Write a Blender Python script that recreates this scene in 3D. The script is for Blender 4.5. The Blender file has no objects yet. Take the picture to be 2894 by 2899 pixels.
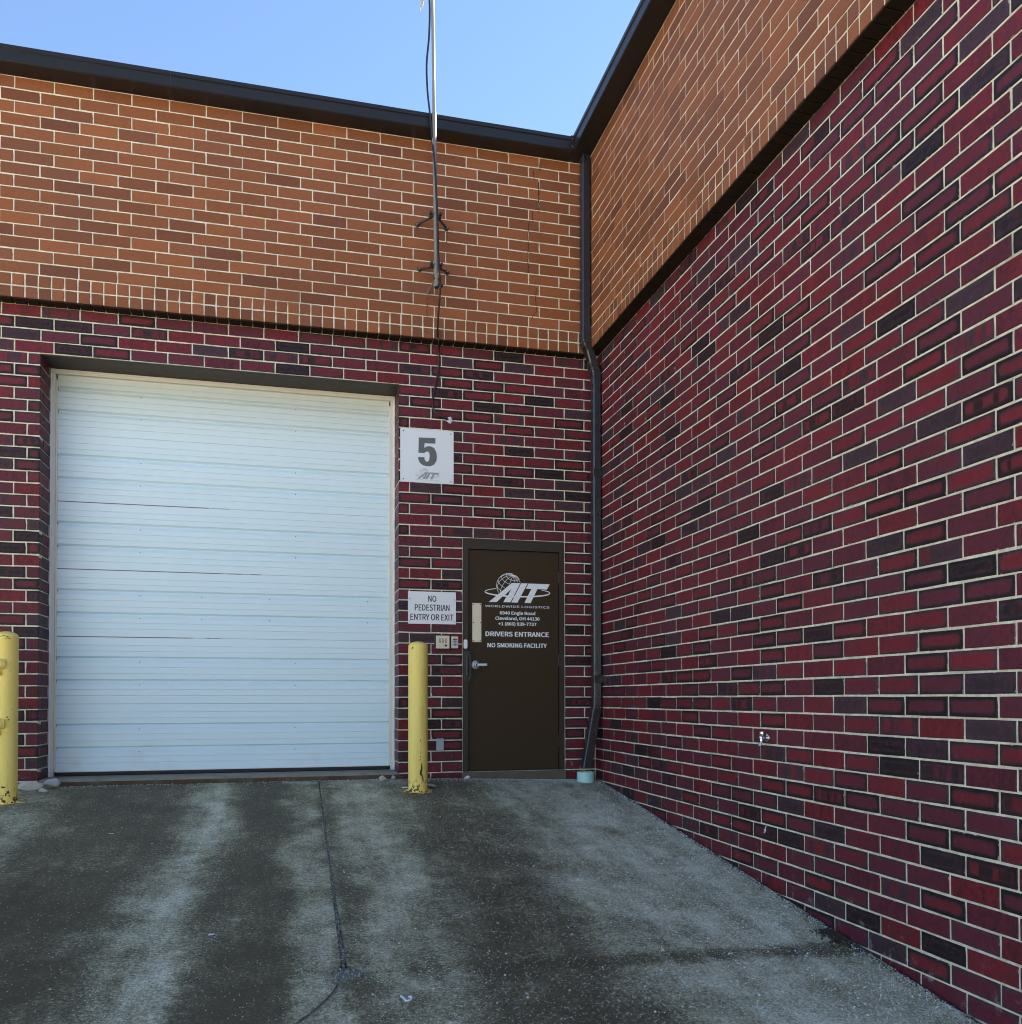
import bpy, bmesh, math, random
from math import sin, cos, pi, radians, exp, floor, sqrt
from mathutils import Vector, Matrix
from mathutils.geometry import tessellate_polygon

random.seed(11)
R = random.random
U = random.uniform
scene = bpy.context.scene
col = scene.collection

# ------------------------------------------------------------------ camera
CAM = Vector((-2.8986, -8.5460, 0.7005))
YAW, PITCH, ROLL = 0.2578, 0.0155, -0.0015
F_PX, PPX, PPY, IW, IH = 2574.8, 1506.94, 1936.85, 2894.0, 2899.0
cam_data = bpy.data.cameras.new("camera")
cam_data.sensor_fit = 'HORIZONTAL'
cam_data.sensor_width = 36.0
cam_data.lens = 36.0 * F_PX / IW
cam_data.shift_x = (IW / 2 - PPX) / IW
cam_data.shift_y = (PPY - IH / 2) / IW
cam_data.clip_start = 0.05
cam_data.clip_end = 2000
cam = bpy.data.objects.new("camera", cam_data)
col.objects.link(cam)
cam.location = CAM
cam.rotation_mode = 'XYZ'
_q = Matrix.Rotation(-YAW, 3, 'Z') @ Matrix.Rotation(pi / 2 + PITCH, 3, 'X') @ Matrix.Rotation(ROLL, 3, 'Z')
cam.rotation_euler = _q.to_euler('XYZ')
scene.camera = cam

# ------------------------------------------------------------------ sky, sun, exposure
SUN_AZ = radians(80)       # clockwise from +Y towards +X: the sun stands behind the right-hand building
SUN_EL = radians(46)
world = bpy.data.worlds.new("World")
scene.world = world
world.use_nodes = True
wn = world.node_tree
wn.nodes.clear()
sky = wn.nodes.new('ShaderNodeTexSky')
sky.sky_type = 'NISHITA'
sky.sun_disc = False
sky.sun_elevation = SUN_EL
sky.sun_rotation = SUN_AZ
sky.altitude = 200
sky.air_density = 1.0
sky.dust_density = 0.0
sky.ozone_density = 2.7
bg = wn.nodes.new('ShaderNodeBackground')
bg.inputs['Strength'].default_value = 0.05
wo = wn.nodes.new('ShaderNodeOutputWorld')
wn.links.new(sky.outputs[0], bg.inputs[0])
wn.links.new(bg.outputs[0], wo.inputs[0])

sun_data = bpy.data.lights.new("sun", 'SUN')
sun_data.energy = 5.0
sun_data.angle = radians(0.5)
sun_data.color = (1.0, 0.92, 0.80)
sun = bpy.data.objects.new("sun", sun_data)
col.objects.link(sun)
SDIR = Vector((cos(SUN_EL) * sin(SUN_AZ), cos(SUN_EL) * cos(SUN_AZ), sin(SUN_EL)))
sun.rotation_euler = SDIR.to_track_quat('Z', 'Y').to_euler()
sun.location = SDIR * 60

scene.view_settings.view_transform = 'Standard'
scene.view_settings.look = 'None'
scene.view_settings.gamma = 1.0
scene.view_settings.use_curve_mapping = False
scene.view_settings.exposure = 2.62
scene.render.engine = 'CYCLES'
scene.cycles.use_denoising = True
scene.cycles.pixel_filter_type = 'BLACKMAN_HARRIS'
scene.cycles.filter_width = 1.05
scene.cycles.max_bounces = 8
scene.cycles.diffuse_bounces = 5

# ------------------------------------------------------------------ projection used to pick the bricks that show largest
_fw = Vector((sin(YAW) * cos(PITCH), cos(YAW) * cos(PITCH), sin(PITCH)))
_rt = Vector((cos(YAW), -sin(YAW), 0))
_up = _rt.cross(_fw)
def project(p):
    d = Vector(p) - CAM
    z = d.dot(_fw)
    if z < 0.05:
        return None
    return (PPX + F_PX * d.dot(_rt) / z, PPY - F_PX * d.dot(_up) / z)

# ------------------------------------------------------------------ object helpers
def link(o, parent=None, label=None, cat=None, group=None, kind=None):
    col.objects.link(o)
    if parent is not None:
        o.parent = parent
    if label: o['label'] = label
    if cat: o['category'] = cat
    if group: o['group'] = group
    if kind: o['kind'] = kind
    return o

def thing(name, loc, label, cat, group=None):
    o = bpy.data.objects.new(name, None)
    o.location = loc
    o.empty_display_size = 0.1
    return link(o, None, label, cat, group)

def world_loc(o):
    v = Vector((0, 0, 0))
    while o is not None:
        v += o.location
        o = o.parent
    return v

class MB:
    """collects geometry given in world coordinates"""
    def __init__(s):
        s.v = []; s.f = []; s.m = []
    def add(s, vs, fs):
        b = len(s.v)
        s.v += [Vector(p) for p in vs]
        s.f += [tuple(i + b for i in f) for f in fs]
        return s
    def box(s, x0, x1, y0, y1, z0, z1, c=0.0):
        if c <= 0:
            return s.add([(x0,y0,z0),(x1,y0,z0),(x1,y1,z0),(x0,y1,z0),(x0,y0,z1),(x1,y0,z1),(x1,y1,z1),(x0,y1,z1)],
                  [(0,3,2,1),(4,5,6,7),(0,1,5,4),(1,2,6,5),(2,3,7,6),(3,0,4,7)])
        X = (x0, x1); Y = (y0, y1); Z = (z0, z1)
        vs = []; idx = {}
        for i in (0, 1):
            for j in (0, 1):
                for k in (0, 1):
                    sx, sy, sz = (1, -1)[i], (1, -1)[j], (1, -1)[k]
                    idx[i,j,k,'x'] = len(vs); vs.append((X[i], Y[j]+sy*c, Z[k]+sz*c))
                    idx[i,j,k,'y'] = len(vs); vs.append((X[i]+sx*c, Y[j], Z[k]+sz*c))
                    idx[i,j,k,'z'] = len(vs); vs.append((X[i]+sx*c, Y[j]+sy*c, Z[k]))
        fs = []
        for i in (0,1):
            fs.append([idx[i,0,0,'x'],idx[i,1,0,'x'],idx[i,1,1,'x'],idx[i,0,1,'x']])
            fs.append([idx[0,i,0,'y'],idx[1,i,0,'y'],idx[1,i,1,'y'],idx[0,i,1,'y']])
            fs.append([idx[0,0,i,'z'],idx[1,0,i,'z'],idx[1,1,i,'z'],idx[0,1,i,'z']])
        for i in (0,1):
            for j in (0,1):
                fs.append([idx[i,j,0,'x'],idx[i,j,1,'x'],idx[i,j,1,'y'],idx[i,j,0,'y']])
                fs.append([idx[i,0,j,'x'],idx[i,1,j,'x'],idx[i,1,j,'z'],idx[i,0,j,'z']])
                fs.append([idx[0,i,j,'y'],idx[1,i,j,'y'],idx[1,i,j,'z'],idx[0,i,j,'z']])
        for i in (0,1):
            for j in (0,1):
                for k in (0,1):
                    fs.append([idx[i,j,k,'x'],idx[i,j,k,'y'],idx[i,j,k,'z']])
        return s.add(vs, fs)
    def tube(s, path, r, n=10, caps=True):
        path = [Vector(p) for p in path]
        rs = r if isinstance(r, (list, tuple)) else [r] * len(path)
        vs = []; fs = []
        ref = None
        for i, p in enumerate(path):
            a = path[max(0, i-1)]; b = path[min(len(path)-1, i+1)]
            t = (b - a).normalized()
            if ref is None:
                ref = t.orthogonal().normalized()
            ref = (ref - t * ref.dot(t)).normalized()
            q = t.cross(ref)
            for k in range(n):
                an = 2 * pi * k / n
                vs.append(p + (ref * cos(an) + q * sin(an)) * rs[i])
        for i in range(len(path) - 1):
            for k in range(n):
                k2 = (k + 1) % n
                fs.append((i*n+k, i*n+k2, (i+1)*n+k2, (i+1)*n+k))
        if caps:
            fs.append(tuple(range(n-1, -1, -1)))
            fs.append(tuple((len(path)-1)*n + k for k in range(n)))
        return s.add(vs, fs)
    def sweep_rect(s, path, wx, wy, c=0.006):
        """rectangular pipe along a path in space; section stays in the xy plane"""
        prof = [(-wx+c,-wy),(wx-c,-wy),(wx,-wy+c),(wx,wy-c),(wx-c,wy),(-wx+c,wy),(-wx,wy-c),(-wx,-wy+c)]
        n = len(prof); vs = []; fs = []
        for p in path:
            for a, b in prof:
                vs.append((p[0]+a, p[1]+b, p[2]))
        for i in range(len(path)-1):
            for k in range(n):
                k2 = (k+1) % n
                fs.append((i*n+k, i*n+k2, (i+1)*n+k2, (i+1)*n+k))
        fs.append(tuple(range(n))); fs.append(tuple((len(path)-1)*n+k for k in range(n)))
        return s.add(vs, fs)
    def lathe(s, origin, axis, prof, n=24):
        """prof: list of (radius, height along axis)"""
        o = Vector(origin); ax = Vector(axis).normalized()
        a = ax.orthogonal().normalized(); b = ax.cross(a)
        vs = []; fs = []
        for r, h in prof:
            for k in range(n):
                an = 2*pi*k/n
                vs.append(o + ax*h + (a*cos(an)+b*sin(an))*r)
        for i in range(len(prof)-1):
            for k in range(n):
                k2 = (k+1) % n
                fs.append((i*n+k, i*n+k2, (i+1)*n+k2, (i+1)*n+k))
        fs.append(tuple(range(n-1,-1,-1))); fs.append(tuple((len(prof)-1)*n+k for k in range(n)))
        return s.add(vs, fs)
    def extrude_x(s, prof, x0, x1, closed=True):
        """prof: list of (y, z)"""
        n = len(prof)
        vs = [(x0, y, z) for y, z in prof] + [(x1, y, z) for y, z in prof]
        fs = [(k, (k+1) % n, n+(k+1) % n, n+k) for k in range(n if closed else n-1)]
        if closed:
            tris = tessellate_polygon([[Vector((y, z, 0)) for y, z in prof]])
            fs += [t for t in tris] + [tuple(n+i for i in reversed(t)) for t in tris]
        return s.add(vs, fs)
    def flat(s, loops, y, th=0.0012):
        """polygon with holes in the xz plane facing -y, with a little thickness"""
        polys = [[Vector((x, z, 0)) for x, z in lp] for lp in loops]
        pts = [p for lp in polys for p in lp]
        tris = tessellate_polygon(polys)
        n = len(pts)
        vs = [(p.x, y-th, p.y) for p in pts] + [(p.x, y, p.y) for p in pts]
        fs = [tuple(t) for t in tris]
        b = 0
        for lp in polys:
            m = len(lp)
            for k in range(m):
                fs.append((b+k, b+(k+1) % m, n+b+(k+1) % m, n+b+k))
            b += m
        return s.add(vs, fs)
    def ribbon(s, pts, w, y, th=0.0012):
        """flat strip along a polyline of (x, z)"""
        ws = w if isinstance(w, (list, tuple)) else [w]*len(pts)
        vs = []; fs = []
        for i, p in enumerate(pts):
            a = pts[max(0, i-1)]; b = pts[min(len(pts)-1, i+1)]
            dx, dz = b[0]-a[0], b[1]-a[1]
            l = sqrt(dx*dx+dz*dz) or 1
            nx, nz = -dz/l, dx/l
            h = ws[i]/2
            vs += [(p[0]+nx*h, y-th, p[1]+nz*h), (p[0]-nx*h, y-th, p[1]-nz*h)]
        for i in range(len(pts)-1):
            fs.append((2*i, 2*i+1, 2*i+3, 2*i+2))
        return s.add(vs, fs)
    def mesh(s, name, shift=(0,0,0), smooth=False, angle=40):
        me = bpy.data.meshes.new(name)
        sh = Vector(shift)
        me.from_pydata([tuple(p - sh) for p in s.v], [], s.f)
        bm = bmesh.new(); bm.from_mesh(me)
        bmesh.ops.recalc_face_normals(bm, faces=bm.faces)
        bm.to_mesh(me); bm.free()
        if smooth:
            for p in me.polygons: p.use_smooth = True
            try:
                me.set_sharp_from_angle(angle=radians(angle))
            except Exception:
                pass
        return me
    def build(s, name, mat, parent=None, smooth=False, base=None, angle=40, **kw):
        if parent is not None:
            sh = world_loc(parent) if base is None else Vector(base)
            loc = Vector((0,0,0)) if base is None else Vector(base) - world_loc(parent)
        else:
            loc = Vector(base) if base is not None else Vector((0,0,0))
            sh = loc
        me = s.mesh(name, sh, smooth, angle)
        me.materials.append(mat)
        o = bpy.data.objects.new(name, me)
        o.location = loc
        return link(o, parent, **kw)

# ------------------------------------------------------------------ node helper
class NT:
    def __init__(s, name):
        s.mat = bpy.data.materials.new(name)
        s.mat.use_nodes = True
        s.t = s.mat.node_tree
        s.b = s.t.nodes['Principled BSDF']
        s.uid = 0
    def node(s, typ, **kw):
        n = s.t.nodes.new(typ)
        for k, v in kw.items(): setattr(n, k, v)
        return n
    def put(s, sock, v):
        if isinstance(v, bpy.types.NodeSocket): s.t.links.new(v, sock)
        elif v is not None:
            if isinstance(v, tuple) and len(v) == 3 and sock.type == 'RGBA': v = (*v, 1)
            sock.default_value = v
    def math(s, op, a, b=None, c=None, clamp=False):
        n = s.node('ShaderNodeMath', operation=op, use_clamp=clamp)
        s.put(n.inputs[0], a)
        if b is not None: s.put(n.inputs[1], b)
        if c is not None: s.put(n.inputs[2], c)
        return n.outputs[0]
    def ramp01(s, v, lo, hi, smooth=True):
        n = s.node('ShaderNodeMapRange')
        n.interpolation_type = 'SMOOTHSTEP' if smooth else 'LINEAR'
        s.put(n.inputs['Value'], v); s.put(n.inputs['From Min'], lo); s.put(n.inputs['From Max'], hi)
        return n.outputs[0]
    def mix(s, f, a, b, typ='MIX'):
        n = s.node('ShaderNodeMix', data_type='RGBA', blend_type=typ)
        s.put(n.inputs[0], f); s.put(n.inputs[6], a); s.put(n.inputs[7], b)
        return n.outputs[2]
    def noise(s, vec, scale, detail=3, rough=0.55, dist=0.0, out=0):
        n = s.node('ShaderNodeTexNoise')
        s.put(n.inputs['Vector'], vec)
        n.inputs['Scale'].default_value = scale
        n.inputs['Detail'].default_value = detail
        n.inputs['Roughness'].default_value = rough
        n.inputs['Distortion'].default_value = dist
        return n.outputs[out]
    def comb(s, x=0.0, y=0.0, z=0.0):
        n = s.node('ShaderNodeCombineXYZ')
        s.put(n.inputs[0], x); s.put(n.inputs[1], y); s.put(n.inputs[2], z)
        return n.outputs[0]
    def sep(s, v):
        n = s.node('ShaderNodeSeparateXYZ'); s.put(n.inputs[0], v)
        return n.outputs
    def sepc(s, v):
        n = s.node('ShaderNodeSeparateColor'); s.put(n.inputs[0], v)
        return n.outputs
    def vmul(s, v, k):
        n = s.node('ShaderNodeVectorMath', operation='MULTIPLY'); s.put(n.inputs[0], v); n.inputs[1].default_value = k
        return n.outputs[0]
    def pos(s):
        return s.node('ShaderNodeNewGeometry').outputs['Position']
    def objco(s):
        return s.node('ShaderNodeTexCoord').outputs['Object']
    def bump(s, h, strength=0.3, dist=0.01):
        n = s.node('ShaderNodeBump')
        n.inputs['Strength'].default_value = strength; n.inputs['Distance'].default_value = dist
        s.put(n.inputs['Height'], h)
        s.t.links.new(n.outputs[0], s.b.inputs['Normal'])
    def cramp(s, f, stops, interp='LINEAR'):
        n = s.node('ShaderNodeValToRGB'); n.color_ramp.interpolation = interp
        e = n.color_ramp.elements
        while len(e) > 1: e.remove(e[-1])
        for i, (p, c) in enumerate(stops):
            if not isinstance(c, tuple): c = (c, c, c)
            el = e[0] if i == 0 else e.new(p)
            el.position = p; el.color = (*c, 1)
        s.put(n.inputs[0], f)
        return n.outputs[0]
    def out(s, color=None, rough=None, metal=None, spec=None):
        if color is not None: s.put(s.b.inputs['Base Color'], color)
        if rough is not None: s.put(s.b.inputs['Roughness'], rough)
        if metal is not None: s.put(s.b.inputs['Metallic'], metal)
        if spec is not None: s.put(s.b.inputs['Specular IOR Level'], spec)
        return s.mat

def paint(name, c, rough=0.5, var=0.12, scale=6, metal=0.0, spec=0.5, bump=0.0, bscale=200, dirt=None):
    n = NT(name)
    p = n.pos()
    a = n.noise(p, scale, 4)
    k = n.math('MULTIPLY_ADD', a, 2*var, 1-var)
    cc = n.mix(1.0, c, n.comb(k, k, k), 'MULTIPLY')
    if dirt:
        d = n.ramp01(n.noise(p, dirt[1], 5, .65), dirt[2], dirt[3])
        cc = n.mix(n.math('MULTIPLY', d, dirt[4]), cc, dirt[0])
    r = n.math('MULTIPLY_ADD', n.noise(p, scale*3, 3), .2, rough-.1)
    if bump: n.bump(n.noise(p, bscale, 3), bump, .002)
    return n.out(cc, r, metal, spec)

# ------------------------------------------------------------------ materials
def brick_mat(name, source, tone):
    n = NT(name)
    if source == 'object':
        oi = n.node('ShaderNodeObjectInfo')
        colr, alpha = oi.outputs['Color'], oi.outputs['Alpha']
    else:
        at = n.node('ShaderNodeAttribute', attribute_name='seed')
        colr, alpha = at.outputs['Color'], at.outputs['Alpha']
    s1, s2, s3 = n.sepc(colr)[:3]
    uv = n.node('ShaderNodeUVMap', uv_map='UVMap').outputs[0]
    ux, uy, _ = n.sep(uv)
    off = n.math('MULTIPLY', s3, 37.0); off2 = n.math('MULTIPLY', s2, 53.0)
    v3 = n.comb(n.math('ADD', ux, off), n.math('ADD', uy, off2), s1)
    fine = n.noise(v3, 230, 3, .7)
    mid = n.noise(v3, 38, 4, .6)
    if tone == 'red':
        d = n.math('SMOOTH_MIN', n.math('SUBTRACT', alpha, n.math('ABSOLUTE', ux)),
                   n.math('SUBTRACT', 0.046, n.math('ABSOLUTE', uy)), 0.034)
        low = n.noise(v3, 26, 2, .5)
        rimw = n.math('MULTIPLY_ADD', s2, 0.016, 0.008)
        d2 = n.math('SUBTRACT', d, n.math('MULTIPLY', n.math('SUBTRACT', low, .5), 0.02))
        oval = n.ramp01(d2, n.math('SUBTRACT', rimw, 0.012), n.math('ADD', rimw, 0.013))
        edge = n.ramp01(d, -0.002, 0.006)
        # soft vertical bars left by the stacking of the bricks in the kiln
        vb = n.noise(n.comb(n.math('ADD', ux, off), n.math('MULTIPLY', uy, .12), off2), 15, 2, .5)
        bars = n.math('MULTIPLY', n.ramp01(vb, .44, .56), oval)
        softbar = n.ramp01(vb, .35, .62)
        m_plain = n.math('MULTIPLY', n.math('MULTIPLY_ADD', edge, .25, .75), n.math('MULTIPLY_ADD', softbar, .30, .70))
        m_plain = n.math('MULTIPLY', m_plain, n.math('MULTIPLY_ADD', n.ramp01(mid, .28, .55), .35, .65))
        m_dark = n.math('MULTIPLY', n.math('MULTIPLY', oval, n.ramp01(mid, .45, .7)), .35)
        is_rim = n.math('GREATER_THAN', s1, .27)
        is_bar = n.math('GREATER_THAN', s1, .73)
        is_dark = n.math('GREATER_THAN', s1, .875)
        def sel(f, a, b):
            return n.math('ADD', n.math('MULTIPLY', a, n.math('SUBTRACT', 1.0, f)), n.math('MULTIPLY', b, f))
        m = sel(is_dark, sel(is_bar, sel(is_rim, m_plain, n.math('MULTIPLY_ADD', oval, .92, .04)), n.math('MULTIPLY_ADD', bars, .85, .08)), m_dark)
        redc = n.mix(n.ramp01(n.math('ADD', s3, n.math('MULTIPLY', n.math('SUBTRACT', mid, .5), .5)), .2, .85), RED_A, RED_B)
        redc = n.mix(n.math('GREATER_THAN', s3, 1.5), redc, (.15, .018, .014))
        dk = n.mix(n.ramp01(n.math('ADD', s2, n.math('MULTIPLY', n.math('SUBTRACT', low, .5), .6)), .15, .9), DARK_A, DARK_B)
        c = n.mix(m, dk, redc)
        halo = n.math('MULTIPLY', n.math('MULTIPLY', oval, n.math('SUBTRACT', 1.0, oval)), n.math('MULTIPLY', is_rim, .75))
        c = n.mix(halo, c, (.11, .055, .072))
        k = n.math('MULTIPLY_ADD', fine, 1.1, .45)
        wire = n.noise(n.comb(n.math('ADD', ux, off), n.math('MULTIPLY', uy, .08), off2), 150, 2, .6)
        k = n.math('MULTIPLY', k, n.math('MULTIPLY_ADD', wire, .4, .8))
        k = n.math('MULTIPLY', k, n.math('MULTIPLY_ADD', mid, .8, .60))
        c = n.mix(1.0, c, n.comb(k, k, k), 'MULTIPLY')
        drift = n.math('MULTIPLY_ADD', n.noise(n.pos(), .9, 4, .6), .6, .70)
        c = n.mix(1.0, c, n.comb(drift, drift, drift), 'MULTIPLY')
        # specks of lime and mortar smear
        sm = n.math('MULTIPLY', n.ramp01(n.noise(v3, 60, 5, .7), .71, .78), .5)
        c = n.mix(sm, c, (.36, .31, .29))
        dh = n.math('MINIMUM', n.math('SUBTRACT', alpha, n.math('ABSOLUTE', ux)), n.math('SUBTRACT', .0454, n.math('ABSOLUTE', uy)))
        en = n.noise(v3, 42, 5, .7)
        em = n.ramp01(n.math('SUBTRACT', n.math('MULTIPLY', n.math('SUBTRACT', en, .57), .040), dh), -.0004, .0010)
        c = n.mix(n.math('MULTIPLY', em, .85), c, (.46, .41, .31))
        pp = n.sep(n.pos())
        zg = n.math('SUBTRACT', pp[2], n.math('MULTIPLY_ADD', pp[1], .118, -.08))
        bloom = n.math('MULTIPLY', n.ramp01(zg, .38, .0), n.ramp01(n.noise(n.pos(), 11, 6, .72), .56, .74))
        c = n.mix(n.math('MULTIPLY', bloom, .5), c, (.46, .46, .45))
        n.bump(n.math('ADD', n.math('MULTIPLY', fine, .4), mid), .35, .0025)
        return n.out(c, n.math('MULTIPLY_ADD', mid, .25, .40), 0, .20)
    c = n.mix(n.ramp01(s1, .5, 1.05), OR_A, OR_B)
    c = n.mix(n.math('MULTIPLY', n.ramp01(s2, .8, 1.0), .7), c, OR_C)
    k = n.math('MULTIPLY_ADD', s3, .36, .80)
    k = n.math('MULTIPLY', k, n.math('MULTIPLY_ADD', mid, .35, .83))
    k = n.math('MULTIPLY', k, n.math('MULTIPLY_ADD', fine, 1.3, .36))
    c = n.mix(1.0, c, n.comb(k, k, k), 'MULTIPLY')
    # a slow change across the wall from weathering
    wv = n.noise(n.pos(), .9, 3)
    c = n.mix(n.math('MULTIPLY', n.ramp01(wv, .5, .75), .35), c, (.17, .07, .04))
    n.bump(n.math('ADD', fine, mid), .5, .003)
    return n.out(c, n.math('MULTIPLY_ADD', mid, .2, .48), 0, .24)

RED_A = (.114, .020, .032); RED_B = (.168, .018, .025)
DARK_A = (.050, .030, .039); DARK_B = (.014, .011, .012)
OR_A = (.258, .088, .032); OR_B = (.180, .064, .031); OR_C = (.23, .085, .040)

def mortar_mat():
    n = NT("mortar")
    p = n.pos()
    a = n.noise(p, 14, 5, .6); f = n.noise(p, 260, 2)
    c = n.mix(n.ramp01(a, .3, .7), (.56, .515, .385), (.80, .75, .59))
    c = n.mix(n.math('MULTIPLY', n.ramp01(n.noise(p, 2.3, 6, .7), .54, .70), .6), c, (.27, .25, .20))
    k = n.math('MULTIPLY_ADD', f, .8, .6)
    c = n.mix(1.0, c, n.comb(k, k, k), 'MULTIPLY')
    n.bump(f, .4, .003)
    return n.out(c, .9, 0, .2)

def slab_mat():
    n = NT("driveway_concrete")
    p = n.pos()
    x, y, z = n.sep(p)
    w1 = n.math('SUBTRACT', n.noise(p, .75, 3), .5)
    w2 = n.math('SUBTRACT', n.noise(p, 3.2, 4, .6), .5)
    xw = n.math('ADD', x, n.math('ADD', n.math('MULTIPLY', w1, .40), n.math('MULTIPLY', w2, .34)))
    t = n.math('DIVIDE', n.math('ADD', xw, 6.0), 6.0)
    st = [(-6,.3),(-5.3,.55),(-4.75,.45),(-4.45,.16),(-3.85,.10),(-3.68,.42),(-3.48,.68),(-3.34,.4),(-3.2,.10),(-3.0,.10),(-2.88,.5),(-2.76,.55),(-2.66,.25),(-2.5,.58),(-2.2,.55),(-1.95,.3),(-1.75,.16),(-1.45,.22),(-1.15,.54),(-.7,.70),(-.3,.70),(0,.58)]
    band = n.cramp(t, [((a+6)/6, b) for a, b in st])
    sv = n.vmul(p, (4.5, 3.0, 3.0))
    streak = n.noise(sv, 1.0, 9, .7)
    track = n.noise(n.vmul(p, (7.5, .55, 1.0)), 1.0, 5, .6)
    patch = n.noise(p, 2.1, 10, .72, .5)
    damp = n.noise(p, .55, 3, .5)
    v = n.math('ADD', n.math('MULTIPLY', band, 1.0), n.math('MULTIPLY', n.math('SUBTRACT', streak, .5), .85))
    v = n.math('ADD', v, n.math('MULTIPLY', n.math('SUBTRACT', patch, .5), 1.15))
    v = n.math('SUBTRACT', v, n.math('MULTIPLY', n.ramp01(damp, .5, .72), .16))
    v = n.math('ADD', v, n.math('MULTIPLY', n.math('SUBTRACT', track, .5), .55))
    v = n.math('MULTIPLY_ADD', v, 1.22, -.03)
    dj = n.ramp01(n.math('ABSOLUTE', n.math('ADD', y, n.math('MULTIPLY_ADD', w2, .18, 4.36))), .13, .01)
    v = n.math('SUBTRACT', v, n.math('MULTIPLY', n.math('MULTIPLY', dj, n.ramp01(x, -2.5, -.7)), .55))
    fine = n.noise(p, 160, 3, .7)
    grit = n.noise(p, 62, 4, .8)
    v2 = n.math('ADD', v, n.math('MULTIPLY', n.math('SUBTRACT', grit, .5), 2.0))
    c = n.cramp(n.math('MULTIPLY', v2, .8), [(0.0, (.104, .082, .045)), (.2, (.158, .130, .075)), (.4, (.285, .253, .152)), (.6, (.47, .435, .282)), (.8, (.66, .63, .45)), (1.0, (.77, .76, .58))])
    k = n.math('MULTIPLY_ADD', fine, 2.2, -.05)
    c = n.mix(1.0, c, n.comb(k, k, k), 'MULTIPLY')
    # pale salt specks
    vo = n.node('ShaderNodeTexVoronoi'); vo.inputs['Scale'].default_value = 75
    n.put(vo.inputs['Vector'], p)
    sp = n.math('MULTIPLY', n.math('LESS_THAN', vo.outputs['Distance'], .27),
                n.math('GREATER_THAN', n.sepc(vo.outputs['Color'])[0], n.math('SUBTRACT', .97, n.math('MULTIPLY', band, .55))))
    c = n.mix(n.math('MULTIPLY', sp, .8), c, (.74, .76, .70))
    rust = n.math('MULTIPLY', n.ramp01(n.noise(p, 1.3, 5, .7), .66, .8), .35)
    c = n.mix(rust, c, (.12, .085, .05))
    n.bump(n.math('ADD', n.math('MULTIPLY', grit, 1.0), n.math('MULTIPLY', fine, .6)), .55, .006)
    r = n.math('SUBTRACT', .9, n.math('MULTIPLY', n.ramp01(v, .45, .05), .3))
    return n.out(c, r, 0, .16)

def door_paint():
    n = NT("white_ribbed_steel")
    p = n.pos(); o = n.objco()
    x, y, z = n.sep(p); ox, oy, oz = n.sep(o)
    a = n.noise(n.vmul(p, (.6, 1, 3)), 2.0, 5, .6)
    c = n.mix(a, (.68, .82, .88), (.73, .88, .93))
    # lintel's warm bounce light put into the colour at the head, a stain near the foot
    c = n.mix(n.math('MULTIPLY', n.ramp01(z, 3.0, 3.7), .55), c, (.60, .58, .46))
    st = n.math('MULTIPLY', n.ramp01(n.noise(p, 2.6, 4), .5, .75), n.ramp01(z, .38, .05))
    c = n.mix(n.math('MULTIPLY', st, .5), c, (.60, .52, .33))
    # rust that creeps along the joint between two sections
    edge = n.math('MAXIMUM', n.ramp01(oz, .0055, .001), n.ramp01(oz, .5985, .603))
    rnn = n.noise(n.comb(n.math('MULTIPLY', x, 2.1), 0.0, n.math('MULTIPLY', n.math('FLOOR', n.math('DIVIDE', n.math('SUBTRACT', z, .35), .605)), 3.1)), 1.1, 4, .6)
    xr = n.math('ADD', x, n.math('MULTIPLY', n.math('SUBTRACT', rnn, .5), 3.2))
    rn = n.math('MULTIPLY', n.ramp01(xr, -3.35, -3.75), n.math('MULTIPLY', n.ramp01(z, 1.0, 1.1), n.ramp01(z, 2.75, 2.6)))
    c = n.mix(n.math('MULTIPLY', edge, n.math('MULTIPLY_ADD', rn, .9, .10)), c, (.16, .085, .04))
    return n.out(c, n.math('MULTIPLY_ADD', a, .15, .38), 0, .4)

def yellow_mat():
    n = NT("yellow_bollard_paint")
    p = n.pos(); z = n.sep(p)[2]
    a = n.noise(p, 5, 4); b = n.noise(n.vmul(p, (9, 9, 1.2)), 1.5, 4)
    c = n.mix(a, (.92, .68, .15), (.94, .76, .24))
    c = n.mix(n.math('MULTIPLY', n.ramp01(b, .5, .8), .4), c, (.58, .38, .07))
    sc = n.ramp01(n.noise(n.vmul(p, (1, 1, .25)), 34, 5, .75), .60, .72)
    c = n.mix(n.math('MULTIPLY', sc, .45), c, (.30, .21, .07))
    rust = n.ramp01(n.noise(n.vmul(p, (1, 1, .55)), 22, 4, .7), .725, .74)
    foot = n.math('MULTIPLY', n.ramp01(n.noise(p, 26, 3, .6), .52, .57), n.ramp01(z, .03, -.10))
    c = n.mix(n.math('MAXIMUM', rust, foot), c, (.085, .035, .016))
    n.bump(n.math('SUBTRACT', n.noise(p, 60, 4), rust), .25, .004)
    return n.out(c, .5, 0, .22)

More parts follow.
